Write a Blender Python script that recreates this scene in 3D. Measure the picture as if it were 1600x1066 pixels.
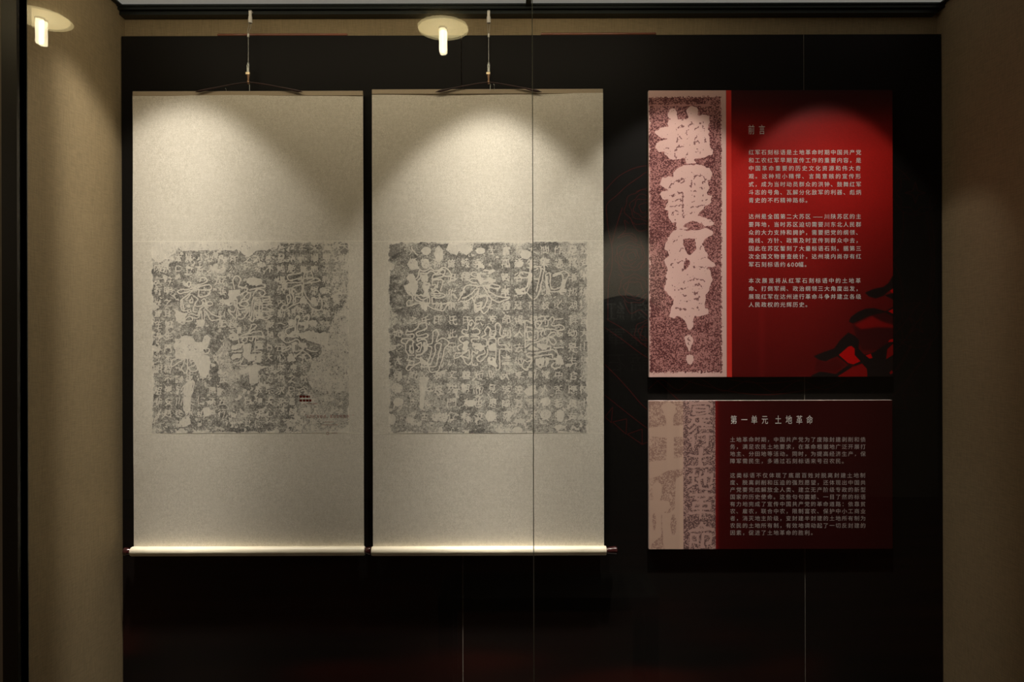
import bpy, math, random
import numpy as np
from mathutils import Vector

# ------------------------------------------------------------------ clearing
for o in list(bpy.data.objects):
    bpy.data.objects.remove(o, do_unlink=True)
SC = bpy.context.scene
COL = SC.collection

# ------------------------------------------------------------------ camera
FPX = 1066.67            # focal length in pixels of the 1600x1066 frame
CZ = 1.55                # lens height
ROLL = math.radians(0.15)
cam_d = bpy.data.cameras.new('camera')
cam_d.sensor_width = 36.0
cam_d.lens = 24.0
cam_d.clip_start = 0.02
cam = bpy.data.objects.new('camera', cam_d)
cam.location = (0, 0, CZ)
cam.rotation_euler = (math.radians(90), ROLL, 0)
COL.objects.link(cam)
SC.camera = cam

D = 2.60                 # distance to the face of the dark backdrop boards
GL = 2.062               # distance to the glass


def P(px, py, Y=D):
    """pixel -> point on the plane y = Y"""
    u, v = px - 800.0, py - 533.0
    c, s = math.cos(ROLL), math.sin(ROLL)
    u, v = u * c - v * s, u * s + v * c
    return Vector((u / FPX * Y, Y, CZ - v / FPX * Y))


# ------------------------------------------------------------------ world, exposure
W = bpy.data.worlds.new('world')
SC.world = W
W.use_nodes = True
W.node_tree.nodes['Background'].inputs[0].default_value = (1.0, 0.85, 0.65, 1)
W.node_tree.nodes['Background'].inputs[1].default_value = 0.004
SC.view_settings.view_transform = 'Standard'
SC.view_settings.look = 'None'
SC.view_settings.exposure = 0.0
SC.view_settings.gamma = 1.0
SC.view_settings.use_curve_mapping = False

# ------------------------------------------------------------------ the case's own spotlights (wall-washing distribution)
ZC = 1.277               # case ceiling above the lens


def washer(x, power, apex=0.91, y=2.20, tilt=15.0, lateral=0.0, color=(1.0, 0.93, 0.85), radius=0.02, half=None, blend=0.30, pw=1.75):
    L = bpy.data.lights.new('case_spot', 'SPOT')
    z = CZ + ZC - 0.03
    up = math.degrees(math.atan2(D - y, (z - CZ) - apex))      # angle from straight down to the cut-off on the wall
    h = half if half else up - tilt
    L.spot_size = math.radians(2 * h)
    L.spot_blend = blend
    L.shadow_soft_size = radius
    L.energy = power
    L.color = color
    L.use_nodes = True
    nt = L.node_tree
    em = nt.nodes['Emission']
    g = nt.nodes.new('ShaderNodeNewGeometry')
    sp = nt.nodes.new('ShaderNodeSeparateXYZ')
    nt.links.new(g.outputs['Incoming'], sp.inputs[0])

    def m(op, a, b=None):
        n = nt.nodes.new('ShaderNodeMath')
        n.operation = op
        for i, v in enumerate((a, b)):
            if v is None:
                continue
            if isinstance(v, (int, float)):
                n.inputs[i].default_value = v
            else:
                nt.links.new(v, n.inputs[i])
        return n.outputs[0]
    az = m('ABSOLUTE', sp.outputs[2])
    sn = m('SQRT', m('MAXIMUM', m('SUBTRACT', 1.0, m('MULTIPLY', az, az)), 0.0001))
    tan = m('MAXIMUM', m('DIVIDE', sn, m('MAXIMUM', az, 0.05)), 0.10)
    fwd = m('MAXIMUM', m('DIVIDE', sp.outputs[1], sn), 0.0)              # wall-washer lens throws towards the back wall
    fac = m('ADD', m('MULTIPLY', fwd, 0.92), 0.08)
    nt.links.new(m('MULTIPLY', m('POWER', tan, -pw), fac), em.inputs['Strength'])
    o = bpy.data.objects.new('case_spot', L)
    o.location = (x, y, z)
    d = Vector((math.tan(math.radians(lateral)), math.sin(math.radians(tilt)), -math.cos(math.radians(tilt))))
    o.rotation_euler = d.to_track_quat('-Z', 'Y').to_euler()
    COL.objects.link(o)


washer(P(292, 0).x, 17.0, apex=0.895, tilt=8, radius=0.04)
washer(P(765, 0).x, 18.0, apex=0.855, tilt=9, radius=0.035)
washer(P(1045, 0).x, 12.5, apex=0.875, tilt=13)
washer(P(1285, 0).x, 8.2, apex=0.88, tilt=15, blend=0.2)


def area(name, loc, rot, sx, sy, power, color):
    L = bpy.data.lights.new(name, 'AREA')
    L.shape = 'RECTANGLE'
    L.size, L.size_y, L.energy, L.color = sx, sy, power, color
    o = bpy.data.objects.new(name, L)
    o.location, o.rotation_euler = loc, rot
    COL.objects.link(o)
    return o


area('case_fill', (-0.42, 2.13, CZ + ZC - 0.012), (math.radians(42), 0, 0), 2.0, 0.05, 3.6, (1.0, 0.84, 0.60))  # added fill for the upper back wall, stands for no fixture


# ------------------------------------------------------------------ numpy canvas tools for the printed surfaces
RNG = np.random.default_rng(7)


def fblur(a, sx, sy=None):
    sy = sx if sy is None else sy
    pad = int(3 * max(sx, sy)) + 2
    b = np.pad(a, pad, mode='edge')
    fy = np.fft.fftfreq(b.shape[0])[:, None]
    fx = np.fft.rfftfreq(b.shape[1])[None, :]
    k = np.exp(-2 * (math.pi ** 2) * ((fx * sx) ** 2 + (fy * sy) ** 2))
    r = np.fft.irfft2(np.fft.rfft2(b) * k, s=b.shape)
    return r[pad:-pad, pad:-pad]


def noise(shape, s, sy=None):
    n = fblur(RNG.standard_normal(shape), s, sy)
    return (n - n.mean()) / n.std()


def sstep(x, a, b):
    t = np.clip((x - a) / (b - a), 0, 1)
    return t * t * (3 - 2 * t)


def warp(a, amp, scale):
    h, w = a.shape
    yy, xx = np.mgrid[0:h, 0:w].astype(float)
    xx = np.clip(xx + noise(a.shape, scale) * amp, 0, w - 1.001)
    yy = np.clip(yy + noise(a.shape, scale) * amp, 0, h - 1.001)
    x0, y0 = xx.astype(int), yy.astype(int)
    fx, fy = xx - x0, yy - y0
    return (a[y0, x0] * (1 - fx) * (1 - fy) + a[y0, x0 + 1] * fx * (1 - fy)
            + a[y0 + 1, x0] * (1 - fx) * fy + a[y0 + 1, x0 + 1] * fx * fy)


_curve = bpy.data.curves.new('glyph_source', 'FONT')
_curve.resolution_u = 3
_gobj = bpy.data.objects.new('glyph_source', _curve)
COL.objects.link(_gobj)
_gcache = {}


def glyphs(chars):
    """triangles of every character, em square 0..1, from the built-in font"""
    todo = [c for c in dict.fromkeys(chars) if c not in _gcache and c.strip()]
    for c in todo:
        _curve.body = c
        dg = bpy.context.evaluated_depsgraph_get()
        dg.update()
        me = bpy.data.meshes.new_from_object(_gobj.evaluated_get(dg))
        me.calc_loop_triangles()
        vs = np.array([v.co[:2] for v in me.vertices]) if len(me.vertices) else np.zeros((0, 2))
        ts = np.array([t.vertices[:] for t in me.loop_triangles], int).reshape(-1, 3)
        bpy.data.meshes.remove(me)
        _gcache[c] = (vs, ts)


def fill_tri(a, p, val=1.0):
    h, w = a.shape
    x0, x1 = max(0, int(p[:, 0].min())), min(w, int(p[:, 0].max()) + 2)
    y0, y1 = max(0, int(p[:, 1].min())), min(h, int(p[:, 1].max()) + 2)
    if x0 >= x1 or y0 >= y1:
        return
    yy, xx = np.mgrid[y0:y1, x0:x1] + 0.5
    d = (p[1, 0] - p[0, 0]) * (p[2, 1] - p[0, 1]) - (p[2, 0] - p[0, 0]) * (p[1, 1] - p[0, 1])
    if abs(d) < 1e-9:
        return
    u = ((xx - p[0, 0]) * (p[2, 1] - p[0, 1]) - (p[2, 0] - p[0, 0]) * (yy - p[0, 1])) / d
    v = ((p[1, 0] - p[0, 0]) * (yy - p[0, 1]) - (xx - p[0, 0]) * (p[1, 1] - p[0, 1])) / d
    a[y0:y1, x0:x1][(u >= -0.01) & (v >= -0.01) & (u + v <= 1.01)] = val


def stamp(a, c, cx, cy, w, h, rot=0.0, shear=0.0):
    """draw a character centred at cx, cy with its box w x h (canvas pixels)"""
    if not c.strip():
        return
    glyphs(c)
    vs, ts = _gcache[c]
    if len(vs) == 0:
        return
    x = (vs[:, 0] - 0.5) * w
    y = -(vs[:, 1] - 0.38) * h
    x = x + shear * y
    cr, sr = math.cos(rot), math.sin(rot)
    q = np.stack([cx + x * cr - y * sr, cy + x * sr + y * cr], 1)
    for t in ts:
        fill_tri(a, q[t])


def poly(a, pts, val=1.0):
    """even-odd fill"""
    pts = np.asarray(pts, float)
    h, w = a.shape
    x0, x1 = max(0, int(pts[:, 0].min())), min(w, int(pts[:, 0].max()) + 2)
    y0, y1 = max(0, int(pts[:, 1].min())), min(h, int(pts[:, 1].max()) + 2)
    if x0 >= x1 or y0 >= y1:
        return
    yy, xx = np.mgrid[y0:y1, x0:x1] + 0.5
    ins = np.zeros(xx.shape, bool)
    n = len(pts)
    for i in range(n):
        xa, ya = pts[i]
        xb, yb = pts[(i + 1) % n]
        if ya == yb:
            continue
        c = ((ya > yy) != (yb > yy)) & (xx < (xb - xa) * (yy - ya) / (yb - ya) + xa)
        ins ^= c
    a[y0:y1, x0:x1][ins] = val


def line(a, pts, r, val=1.0, smooth=True):
    """anti-aliased polyline of radius r, optionally rounded by Catmull-Rom"""
    pts = [np.array(p, float) for p in pts]
    if smooth and len(pts) > 2:
        q = [pts[0]] + pts + [pts[-1]]
        out = []
        for i in range(1, len(q) - 2):
            for k in range(6):
                t = k / 6
                out.append(0.5 * ((2 * q[i]) + (-q[i - 1] + q[i + 1]) * t + (2 * q[i - 1] - 5 * q[i] + 4 * q[i + 1] - q[i + 2]) * t * t
                                  + (-q[i - 1] + 3 * q[i] - 3 * q[i + 1] + q[i + 2]) * t ** 3))
        pts = out + [pts[-1]]
    h, w = a.shape
    for p, q in zip(pts[:-1], pts[1:]):
        x0, x1 = int(max(0, min(p[0], q[0]) - r - 2)), int(min(w, max(p[0], q[0]) + r + 3))
        y0, y1 = int(max(0, min(p[1], q[1]) - r - 2)), int(min(h, max(p[1], q[1]) + r + 3))
        if x0 >= x1 or y0 >= y1:
            continue
        yy, xx = np.mgrid[y0:y1, x0:x1] + 0.5
        d = q - p
        L = max(float(d @ d), 1e-6)
        t = np.clip(((xx - p[0]) * d[0] + (yy - p[1]) * d[1]) / L, 0, 1)
        dist = np.hypot(xx - p[0] - t * d[0], yy - p[1] - t * d[1])
        cov = np.clip(r + 0.5 - dist, 0, 1) * val
        a[y0:y1, x0:x1] = np.maximum(a[y0:y1, x0:x1], cov)


def image(name, rgb):
    h, w, _ = rgb.shape
    im = bpy.data.images.new(name, w, h, alpha=False)
    px = np.ones((h, w, 4), np.float32)
    px[:, :, :3] = np.clip(rgb[::-1], 0, 1)
    im.pixels.foreach_set(px.ravel())
    im.update()
    im.pack()
    return im


def mix3(m, a, b):
    a, b = np.asarray(a, float), np.asarray(b, float)
    return a * (1 - m[..., None]) + b * m[..., None]


# ------------------------------------------------------------------ materials
def srgb(r, g, b):
    def f(c):
        c /= 255.0
        return c / 12.92 if c <= 0.04045 else ((c + 0.055) / 1.055) ** 2.4
    return (f(r), f(g), f(b), 1.0)


def material(name, col, rough=0.6, metal=0.0, spec=0.5, nscale=0, namount=0.0, bump=0.0, stretch=(1, 1, 1), coat=0.0, detail=4.0):
    m = bpy.data.materials.new(name)
    m.use_nodes = True
    nt = m.node_tree
    b = nt.nodes['Principled BSDF']
    b.inputs['Base Color'].default_value = col
    b.inputs['Roughness'].default_value = rough
    b.inputs['Metallic'].default_value = metal
    b.inputs['Specular IOR Level'].default_value = spec
    b.inputs['Coat Weight'].default_value = coat
    if nscale:
        tc = nt.nodes.new('ShaderNodeTexCoord')
        mp = nt.nodes.new('ShaderNodeMapping')
        mp.inputs['Scale'].default_value = stretch
        n = nt.nodes.new('ShaderNodeTexNoise')
        n.inputs['Scale'].default_value = nscale
        n.inputs['Detail'].default_value = detail
        nt.links.new(tc.outputs['Object'], mp.inputs[0])
        nt.links.new(mp.outputs[0], n.inputs['Vector'])
        if namount:
            r = nt.nodes.new('ShaderNodeValToRGB')
            r.color_ramp.elements[0].position = 0.3
            r.color_ramp.elements[1].position = 0.7
            r.color_ramp.elements[0].color = tuple(c * (1 - namount) for c in col[:3]) + (1,)
            r.color_ramp.elements[1].color = tuple(min(1, c * (1 + namount)) for c in col[:3]) + (1,)
            nt.links.new(n.outputs['Fac'], r.inputs[0])
            nt.links.new(r.outputs[0], b.inputs['Base Color'])
        if bump:
            bp = nt.nodes.new('ShaderNodeBump')
            bp.inputs['Strength'].default_value = bump
            bp.inputs['Distance'].default_value = 0.002
            nt.links.new(n.outputs['Fac'], bp.inputs['Height'])
            nt.links.new(bp.outputs[0], b.inputs['Normal'])
    return m


def image_material(name, im, rough=0.6, spec=0.3, sheen_noise=False):
    m = bpy.data.materials.new(name)
    m.use_nodes = True
    nt = m.node_tree
    b = nt.nodes['Principled BSDF']
    t = nt.nodes.new('ShaderNodeTexImage')
    t.image = im
    t.extension = 'EXTEND'
    nt.links.new(t.outputs['Color'], b.inputs['Base Color'])
    b.inputs['Roughness'].default_value = rough
    b.inputs['Specular IOR Level'].default_value = spec
    return m


def linen(name, col, scale=900.0, amount=0.16, bump=0.35):
    """woven wall fabric: crossed warp and weft threads"""
    m = bpy.data.materials.new(name)
    m.use_nodes = True
    nt = m.node_tree
    b = nt.nodes['Principled BSDF']
    b.inputs['Roughness'].default_value = 0.85
    b.inputs['Specular IOR Level'].default_value = 0.2
    tc = nt.nodes.new('ShaderNodeTexCoord')
    outs = []
    for st in ((1, 1, 0.06), (0.06, 0.06, 1)):
        mp = nt.nodes.new('ShaderNodeMapping')
        mp.inputs['Scale'].default_value = st
        n = nt.nodes.new('ShaderNodeTexNoise')
        n.inputs['Scale'].default_value = scale * 0.5
        n.inputs['Detail'].default_value = 2
        nt.links.new(tc.outputs['Object'], mp.inputs[0])
        nt.links.new(mp.outputs[0], n.inputs['Vector'])
        outs.append(n.outputs['Fac'])
    a = nt.nodes.new('ShaderNodeMath')
    a.operation = 'ADD'
    nt.links.new(outs[0], a.inputs[0])
    nt.links.new(outs[1], a.inputs[1])
    big = nt.nodes.new('ShaderNodeTexNoise')
    big.inputs['Scale'].default_value = 2.5
    nt.links.new(tc.outputs['Object'], big.inputs['Vector'])
    s = nt.nodes.new('ShaderNodeMath')
    s.operation = 'MULTIPLY_ADD'
    nt.links.new(big.outputs['Fac'], s.inputs[0])
    s.inputs[1].default_value = 0.35
    nt.links.new(a.outputs[0], s.inputs[2])
    r = nt.nodes.new('ShaderNodeValToRGB')
    r.color_ramp.elements[0].position = 0.75
    r.color_ramp.elements[1].position = 1.0
    mp2 = nt.nodes.new('ShaderNodeMapRange')
    mp2.inputs['From Min'].default_value = 0.7
    mp2.inputs['From Max'].default_value = 1.6
    nt.links.new(s.outputs[0], mp2.inputs[0])
    nt.links.new(mp2.outputs[0], r.inputs[0])
    r.color_ramp.elements[0].position = 0.2
    r.color_ramp.elements[1].position = 0.8
    r.color_ramp.elements[0].color = tuple(c * (1 - amount) for c in col[:3]) + (1,)
    r.color_ramp.elements[1].color = tuple(c * (1 + amount) for c in col[:3]) + (1,)
    nt.links.new(r.outputs[0], b.inputs['Base Color'])
    bp = nt.nodes.new('ShaderNodeBump')
    bp.inputs['Strength'].default_value = bump
    bp.inputs['Distance'].default_value = 0.0006
    nt.links.new(a.outputs[0], bp.inputs['Height'])
    nt.links.new(bp.outputs[0], b.inputs['Normal'])
    return m


M = {}
M['fabric'] = linen('fabric_wall', (0.27, 0.205, 0.115, 1))
M['fabric_right'] = linen('fabric_wall_right', (0.27, 0.20, 0.115, 1))
M['ceiling'] = material('lit_diffuser_ceiling', (0.80, 0.79, 0.76, 1), 0.7)
M['ceiling'].node_tree.nodes['Principled BSDF'].inputs['Emission Color'].default_value = (0.92, 0.90, 0.82, 1)
M['ceiling'].node_tree.nodes['Principled BSDF'].inputs['Emission Strength'].default_value = 0.18
M['rail'] = material('rail_metal', (0.018, 0.022, 0.02, 1), 0.38, 0.6)
M['post'] = material('bronze_post', (0.03, 0.026, 0.018, 1), 0.45, 0.3)
M['gasket'] = material('gasket', (0.015, 0.02, 0.018, 1), 0.4)
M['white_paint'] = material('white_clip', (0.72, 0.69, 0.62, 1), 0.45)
M['steel'] = material('steel_wire', (0.34, 0.35, 0.32, 1), 0.35, 0.8)
M['copper'] = material('copper_hook', (0.42, 0.26, 0.16, 1), 0.35, 0.7)
M['brass'] = material('brass_cap', (0.75, 0.62, 0.40, 1), 0.3, 0.8)
M['lacquer'] = material('red_brown_wood', (0.028, 0.008, 0.005, 1), 0.45, nscale=60, namount=0.5, stretch=(0.1, 1, 1), coat=0.0)
M['copper_rod'] = material('polished_wood_rod', (0.20, 0.07, 0.035, 1), 0.18, nscale=50, namount=0.4, stretch=(0.05, 1, 1), coat=0.5)
M['knob'] = material('dark_rosewood', (0.035, 0.008, 0.008, 1), 0.16, coat=0.8, nscale=80, namount=0.5)
M['board_edge'] = material('board_core', (0.30, 0.27, 0.22, 1), 0.7)
M['panel_edge'] = material('foam_board_edge', (0.62, 0.50, 0.46, 1), 0.6)
M['letter'] = material('white_print', (0.86, 0.82, 0.78, 1), 0.5)
M['letter_grey'] = material('grey_print', (0.50, 0.42, 0.40, 1), 0.5)
M['pane_edge'] = material('polished_glass_edge', (0.30, 0.32, 0.27, 1), 0.3)
M['room_wall'] = material('room_wall', (0.30, 0.25, 0.19, 1), 0.9, nscale=3, namount=0.1)
M['room_ceiling'] = material('room_ceiling', (0.10, 0.09, 0.075, 1), 0.9)
M['room_floor'] = material('room_floor_wood', (0.11, 0.035, 0.02, 1), 0.35, nscale=6, namount=0.6, stretch=(0.15, 1, 1))
M['bench'] = material('bench_dark_wood', (0.012, 0.009, 0.007, 1), 0.35, nscale=30, namount=0.4, stretch=(0.1, 1, 1))


def glass_material():
    m = bpy.data.materials.new('clear_glass')
    m.use_nodes = True
    nt = m.node_tree
    nt.nodes.clear()
    out = nt.nodes.new('ShaderNodeOutputMaterial')
    mx = nt.nodes.new('ShaderNodeMixShader')
    tr = nt.nodes.new('ShaderNodeBsdfTransparent')
    tr.inputs[0].default_value = (0.985, 0.99, 0.98, 1)
    gl = nt.nodes.new('ShaderNodeBsdfGlossy')
    gl.inputs['Roughness'].default_value = 0.0
    fr = nt.nodes.new('ShaderNodeFresnel')
    ge = nt.nodes.new('ShaderNodeNewGeometry')
    mr = nt.nodes.new('ShaderNodeMapRange')       # both faces of the thin pane behave as air-to-glass
    mr.inputs['To Min'].default_value = 1.48
    mr.inputs['To Max'].default_value = 1 / 1.48
    nt.links.new(ge.outputs['Backfacing'], mr.inputs[0])
    nt.links.new(mr.outputs[0], fr.inputs['IOR'])
    nt.links.new(fr.outputs[0], mx.inputs[0])
    nt.links.new(tr.outputs[0], mx.inputs[1])
    nt.links.new(gl.outputs[0], mx.inputs[2])
    nt.links.new(mx.outputs[0], out.inputs[0])
    return m


M['glass'] = glass_material()


def emitter(name, col, s):
    m = bpy.data.materials.new(name)
    m.use_nodes = True
    b = m.node_tree.nodes['Principled BSDF']
    b.inputs['Base Color'].default_value = (0.8, 0.8, 0.8, 1)
    b.inputs['Emission Color'].default_value = col
    b.inputs['Emission Strength'].default_value = s
    return m


M['tube'] = emitter('lit_tube', (1.0, 0.84, 0.55, 1), 26.0)
M['reflector'] = emitter('reflector_disc_glow', (1.0, 0.80, 0.38, 1), 6.5)  # dish's own glow stands in for the tube's light falling on it


# ------------------------------------------------------------------ mesh helpers
class MB:
    def __init__(self):
        self.v, self.f, self.mi = [], [], []

    def add(self, vs, fs, mi=0):
        n = len(self.v)
        self.v += [tuple(p) for p in vs]
        self.f += [tuple(i + n for i in f) for f in fs]
        self.mi += [mi] * len(fs)
        return self

    def box(self, x0, x1, y0, y1, z0, z1, mi=0, front=None, bev=0.0):
        if bev:
            b = bev
            vs, idx = [], {}
            # chamfered box: 24 vertices
            for sx, X in ((0, x0), (1, x1)):
                for sy, Y in ((0, y0), (1, y1)):
                    for sz, Z in ((0, z0), (1, z1)):
                        ox, oy, oz = (b if sx == 0 else -b), (b if sy == 0 else -b), (b if sz == 0 else -b)
                        for k, p in enumerate(((X, Y + oy, Z + oz), (X + ox, Y, Z + oz), (X + ox, Y + oy, Z))):
                            idx[(sx, sy, sz, k)] = len(vs)
                            vs.append(p)
            fs = []
            I = idx
            for s in (0, 1):
                q = [I[(s, a, c, 0)] for a, c in ((0, 0), (0, 1), (1, 1), (1, 0))]
                fs.append(q if s == 0 else q[::-1])
                q = [I[(a, s, c, 1)] for a, c in ((0, 0), (1, 0), (1, 1), (0, 1))]
                fs.append(q if s == 0 else q[::-1])
                q = [I[(a, c, s, 2)] for a, c in ((0, 0), (0, 1), (1, 1), (1, 0))]
                fs.append(q if s == 0 else q[::-1])
            for a in (0, 1):
                for c in (0, 1):
                    for k, (i, j) in (((0,), (1, 2)), ((1,), (0, 2)), ((2,), (0, 1))):
                        k = k[0]
                        def key(s):
                            t = [a, c]
                            t.insert(k, s)
                            return tuple(t)
                        fs.append([I[key(0) + (i,)], I[key(1) + (i,)], I[key(1) + (j,)], I[key(0) + (j,)]])
            for a in (0, 1):
                for c in (0, 1):
                    for e in (0, 1):
                        fs.append([I[(a, c, e, 0)], I[(a, c, e, 1)], I[(a, c, e, 2)]])
            self.add(vs, fs, mi)
            return self
        vs = [(x0, y0, z0), (x1, y0, z0), (x1, y0, z1), (x0, y0, z1), (x0, y1, z0), (x1, y1, z0), (x1, y1, z1), (x0, y1, z1)]
        fs = [(0, 1, 2, 3), (5, 4, 7, 6), (4, 0, 3, 7), (1, 5, 6, 2), (3, 2, 6, 7), (4, 5, 1, 0)]
        self.add(vs, fs[:1], mi if front is None else front)
        n = len(self.v) - 8
        for f in fs[1:]:
            self.f.append(tuple(i + n for i in f))
            self.mi.append(mi)
        return self

    def tube(self, pts, r, seg=10, caps=True, mi=0, flat=1.0):
        """tube through pts, r a number or one radius per point; flat squeezes it in y"""
        pts = [Vector(p) for p in pts]
        rs = r if isinstance(r, (list, tuple)) else [r] * len(pts)
        rings = []
        up = Vector((0, 1, 0))
        for i, p in enumerate(pts):
            t = (pts[min(i + 1, len(pts) - 1)] - pts[max(i - 1, 0)]).normalized()
            a = up if abs(t.dot(up)) < 0.95 else Vector((1, 0, 0))
            n = t.cross(a).normalized()
            b = t.cross(n).normalized()
            ring = []
            for k in range(seg):
                th = 2 * math.pi * k / seg
                ring.append(p + n * math.cos(th) * rs[i] + b * math.sin(th) * rs[i] * flat)
            rings.append(ring)
        vs = [v for ring in rings for v in ring]
        fs = []
        for i in range(len(pts) - 1):
            for k in range(seg):
                k2 = (k + 1) % seg
                fs.append((i * seg + k, i * seg + k2, (i + 1) * seg + k2, (i + 1) * seg + k))
        if caps:
            fs.append(tuple(range(seg))[::-1])
            fs.append(tuple((len(pts) - 1) * seg + k for k in range(seg)))
        return self.add(vs, fs, mi)

    def lathe(self, c, axis, prof, seg=32, mi=0):
        """prof: (distance along axis, radius)"""
        ax = Vector(axis).normalized()
        a = Vector((0, 0, 1)) if abs(ax.z) < 0.9 else Vector((1, 0, 0))
        n = ax.cross(a).normalized()
        b = ax.cross(n).normalized()
        c = Vector(c)
        vs = []
        for d, r in prof:
            for k in range(seg):
                th = 2 * math.pi * k / seg
                vs.append(c + ax * d + (n * math.cos(th) + b * math.sin(th)) * r)
        fs = []
        for i in range(len(prof) - 1):
            for k in range(seg):
                k2 = (k + 1) % seg
                fs.append((i * seg + k, i * seg + k2, (i + 1) * seg + k2, (i + 1) * seg + k))
        fs.append(tuple(range(seg))[::-1])
        fs.append(tuple((len(prof) - 1) * seg + k for k in range(seg)))
        return self.add(vs, fs, mi)

    def build(self, name, mats, parent=None, smooth=False, uv=None):
        me = bpy.data.meshes.new(name)
        me.from_pydata(self.v, [], self.f)
        if not isinstance(mats, (list, tuple)):
            mats = [mats]
        for m in mats:
            me.materials.append(m)
        for p, i in zip(me.polygons, self.mi):
            p.material_index = i
            p.use_smooth = smooth
        if uv:
            lay = me.uv_layers.new(name='UVMap')
            x0, x1, z0, z1 = uv
            for lp in me.loops:
                v = me.vertices[lp.vertex_index].co
                lay.data[lp.index].uv = ((v.x - x0) / (x1 - x0), (v.z - z0) / (z1 - z0))
        me.validate()
        me.update()
        o = bpy.data.objects.new(name, me)
        COL.objects.link(o)
        if parent:
            o.parent = parent
            o.matrix_parent_inverse = parent.matrix_world.inverted()
        if smooth:
            try:
                md = o.modifiers.new('e', 'EDGE_SPLIT')
                md.split_angle = math.radians(40)
            except Exception:
                pass
        return o


def thing(name, label, cat, loc=(0, 0, 0), group=None):
    o = bpy.data.objects.new(name, None)
    o.empty_display_size = 0.05
    COL.objects.link(o)
    o.location = loc
    bpy.context.view_layer.update()
    o['label'], o['category'] = label, cat
    if group:
        o['group'] = group
    return o


def tag(o, label, cat, group=None):
    o['label'], o['category'] = label, cat
    if group:
        o['group'] = group
    return o


def struct(o):
    o['kind'] = 'structure'
    return o


def rect(px0, py0, px1, py1, Y=D):
    a, b = P(px0, py0, Y), P(px1, py1, Y)
    c, d = P(px0, py1, Y), P(px1, py0, Y)
    return (a.x + c.x) / 2, (b.x + d.x) / 2, (c.z + b.z) / 2, (a.z + d.z) / 2      # x0, x1, z0, z1


# ================================================================== THE SETTING
XL = P(189.5, 533).x
XR = P(1473, 533).x
ZTOP = CZ + ZC
ZFL = CZ - 1.40
YW = D + 0.03            # fabric back wall behind the boards

struct(MB().box(XL - 0.06, XR + 0.06, YW, YW + 0.05, ZFL - 0.1, ZTOP + 0.1).build('wall_back', M['fabric']))
struct(MB().box(XL - 0.05, XL, GL + 0.022, YW + 0.05, ZFL - 0.1, ZTOP + 0.1).build('wall_left', M['fabric']))
struct(MB().box(XR, XR + 0.05, GL - 0.02, YW + 0.05, ZFL - 0.1, ZTOP + 0.1).build('wall_right', M['fabric_right']))
struct(MB().box(XL - 0.06, XR + 0.06, GL - 0.02, YW + 0.05, ZFL - 0.05, ZFL).build('floor_1', M['post']))
# ceiling of the case in two white panels and the dark divider between them
cx = P(825.5, 4).x
cl = struct(MB().box(XL - 0.06, cx - 0.009, GL - 0.02, YW + 0.05, ZTOP, ZTOP + 0.03).build('ceiling_1', M['ceiling']))
cr = struct(MB().box(cx + 0.009, XR + 0.06, GL - 0.02, YW + 0.05, ZTOP, ZTOP + 0.03).build('ceiling_2', M['ceiling']))
struct(MB().box(cx - 0.010, cx + 0.010, GL, D + 0.02, ZTOP - 0.012, ZTOP + 0.02).build('trim_1', M['rail']))
# hanging rail: two-step dark moulding along the back wall, and its return along the left wall
ry0, ry1, ry2 = P(800, 6).z, P(800, 17).z, P(800, 23).z
struct(MB().box(XL, XR, D - 0.02, YW, ry1, ZTOP).box(XL, XR - 0.02, D - 0.008, YW, ry2, ry1 - 0.002)
       .box(XL, XR, D - 0.026, D - 0.018, ry1 + 0.010, ry1 + 0.016).build('trim_2', M['rail']))
struct(MB().box(XL, XL + 0.018, GL + 0.03, D, ry1 + 0.014, ZTOP).build('trim_3', M['rail']))
struct(MB().box(XR - 0.018, XR, GL + 0.03, D, ry1 + 0.014, ZTOP).build('trim_4', M['rail']))

# backdrop print: dark board with a fine red ornament and a red haze near the floor
BX0, BX1, BY0, BY1 = 188.0, 1476.0, 48.0, 1086.0
S = 1.5
bw, bh = int((BX1 - BX0) * S), int((BY1 - BY0) * S)
ln = np.zeros((bh, bw))


def B(pts):
    return [((x - BX0) * S, (y - BY0) * S) for x, y in pts]


def circ(cx, cy, r, a0=0, a1=360, wob=0.0, k=0, ry=None):
    n = max(16, int(abs(a1 - a0) / 9))
    out = []
    for i in range(n + 1):
        a = math.radians(a0 + (a1 - a0) * i / n)
        rr = r * (1 + wob * math.sin(k * a))
        out.append((cx + rr * math.cos(a), cy + (ry or r) / r * rr * math.sin(a)))
    return out


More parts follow.
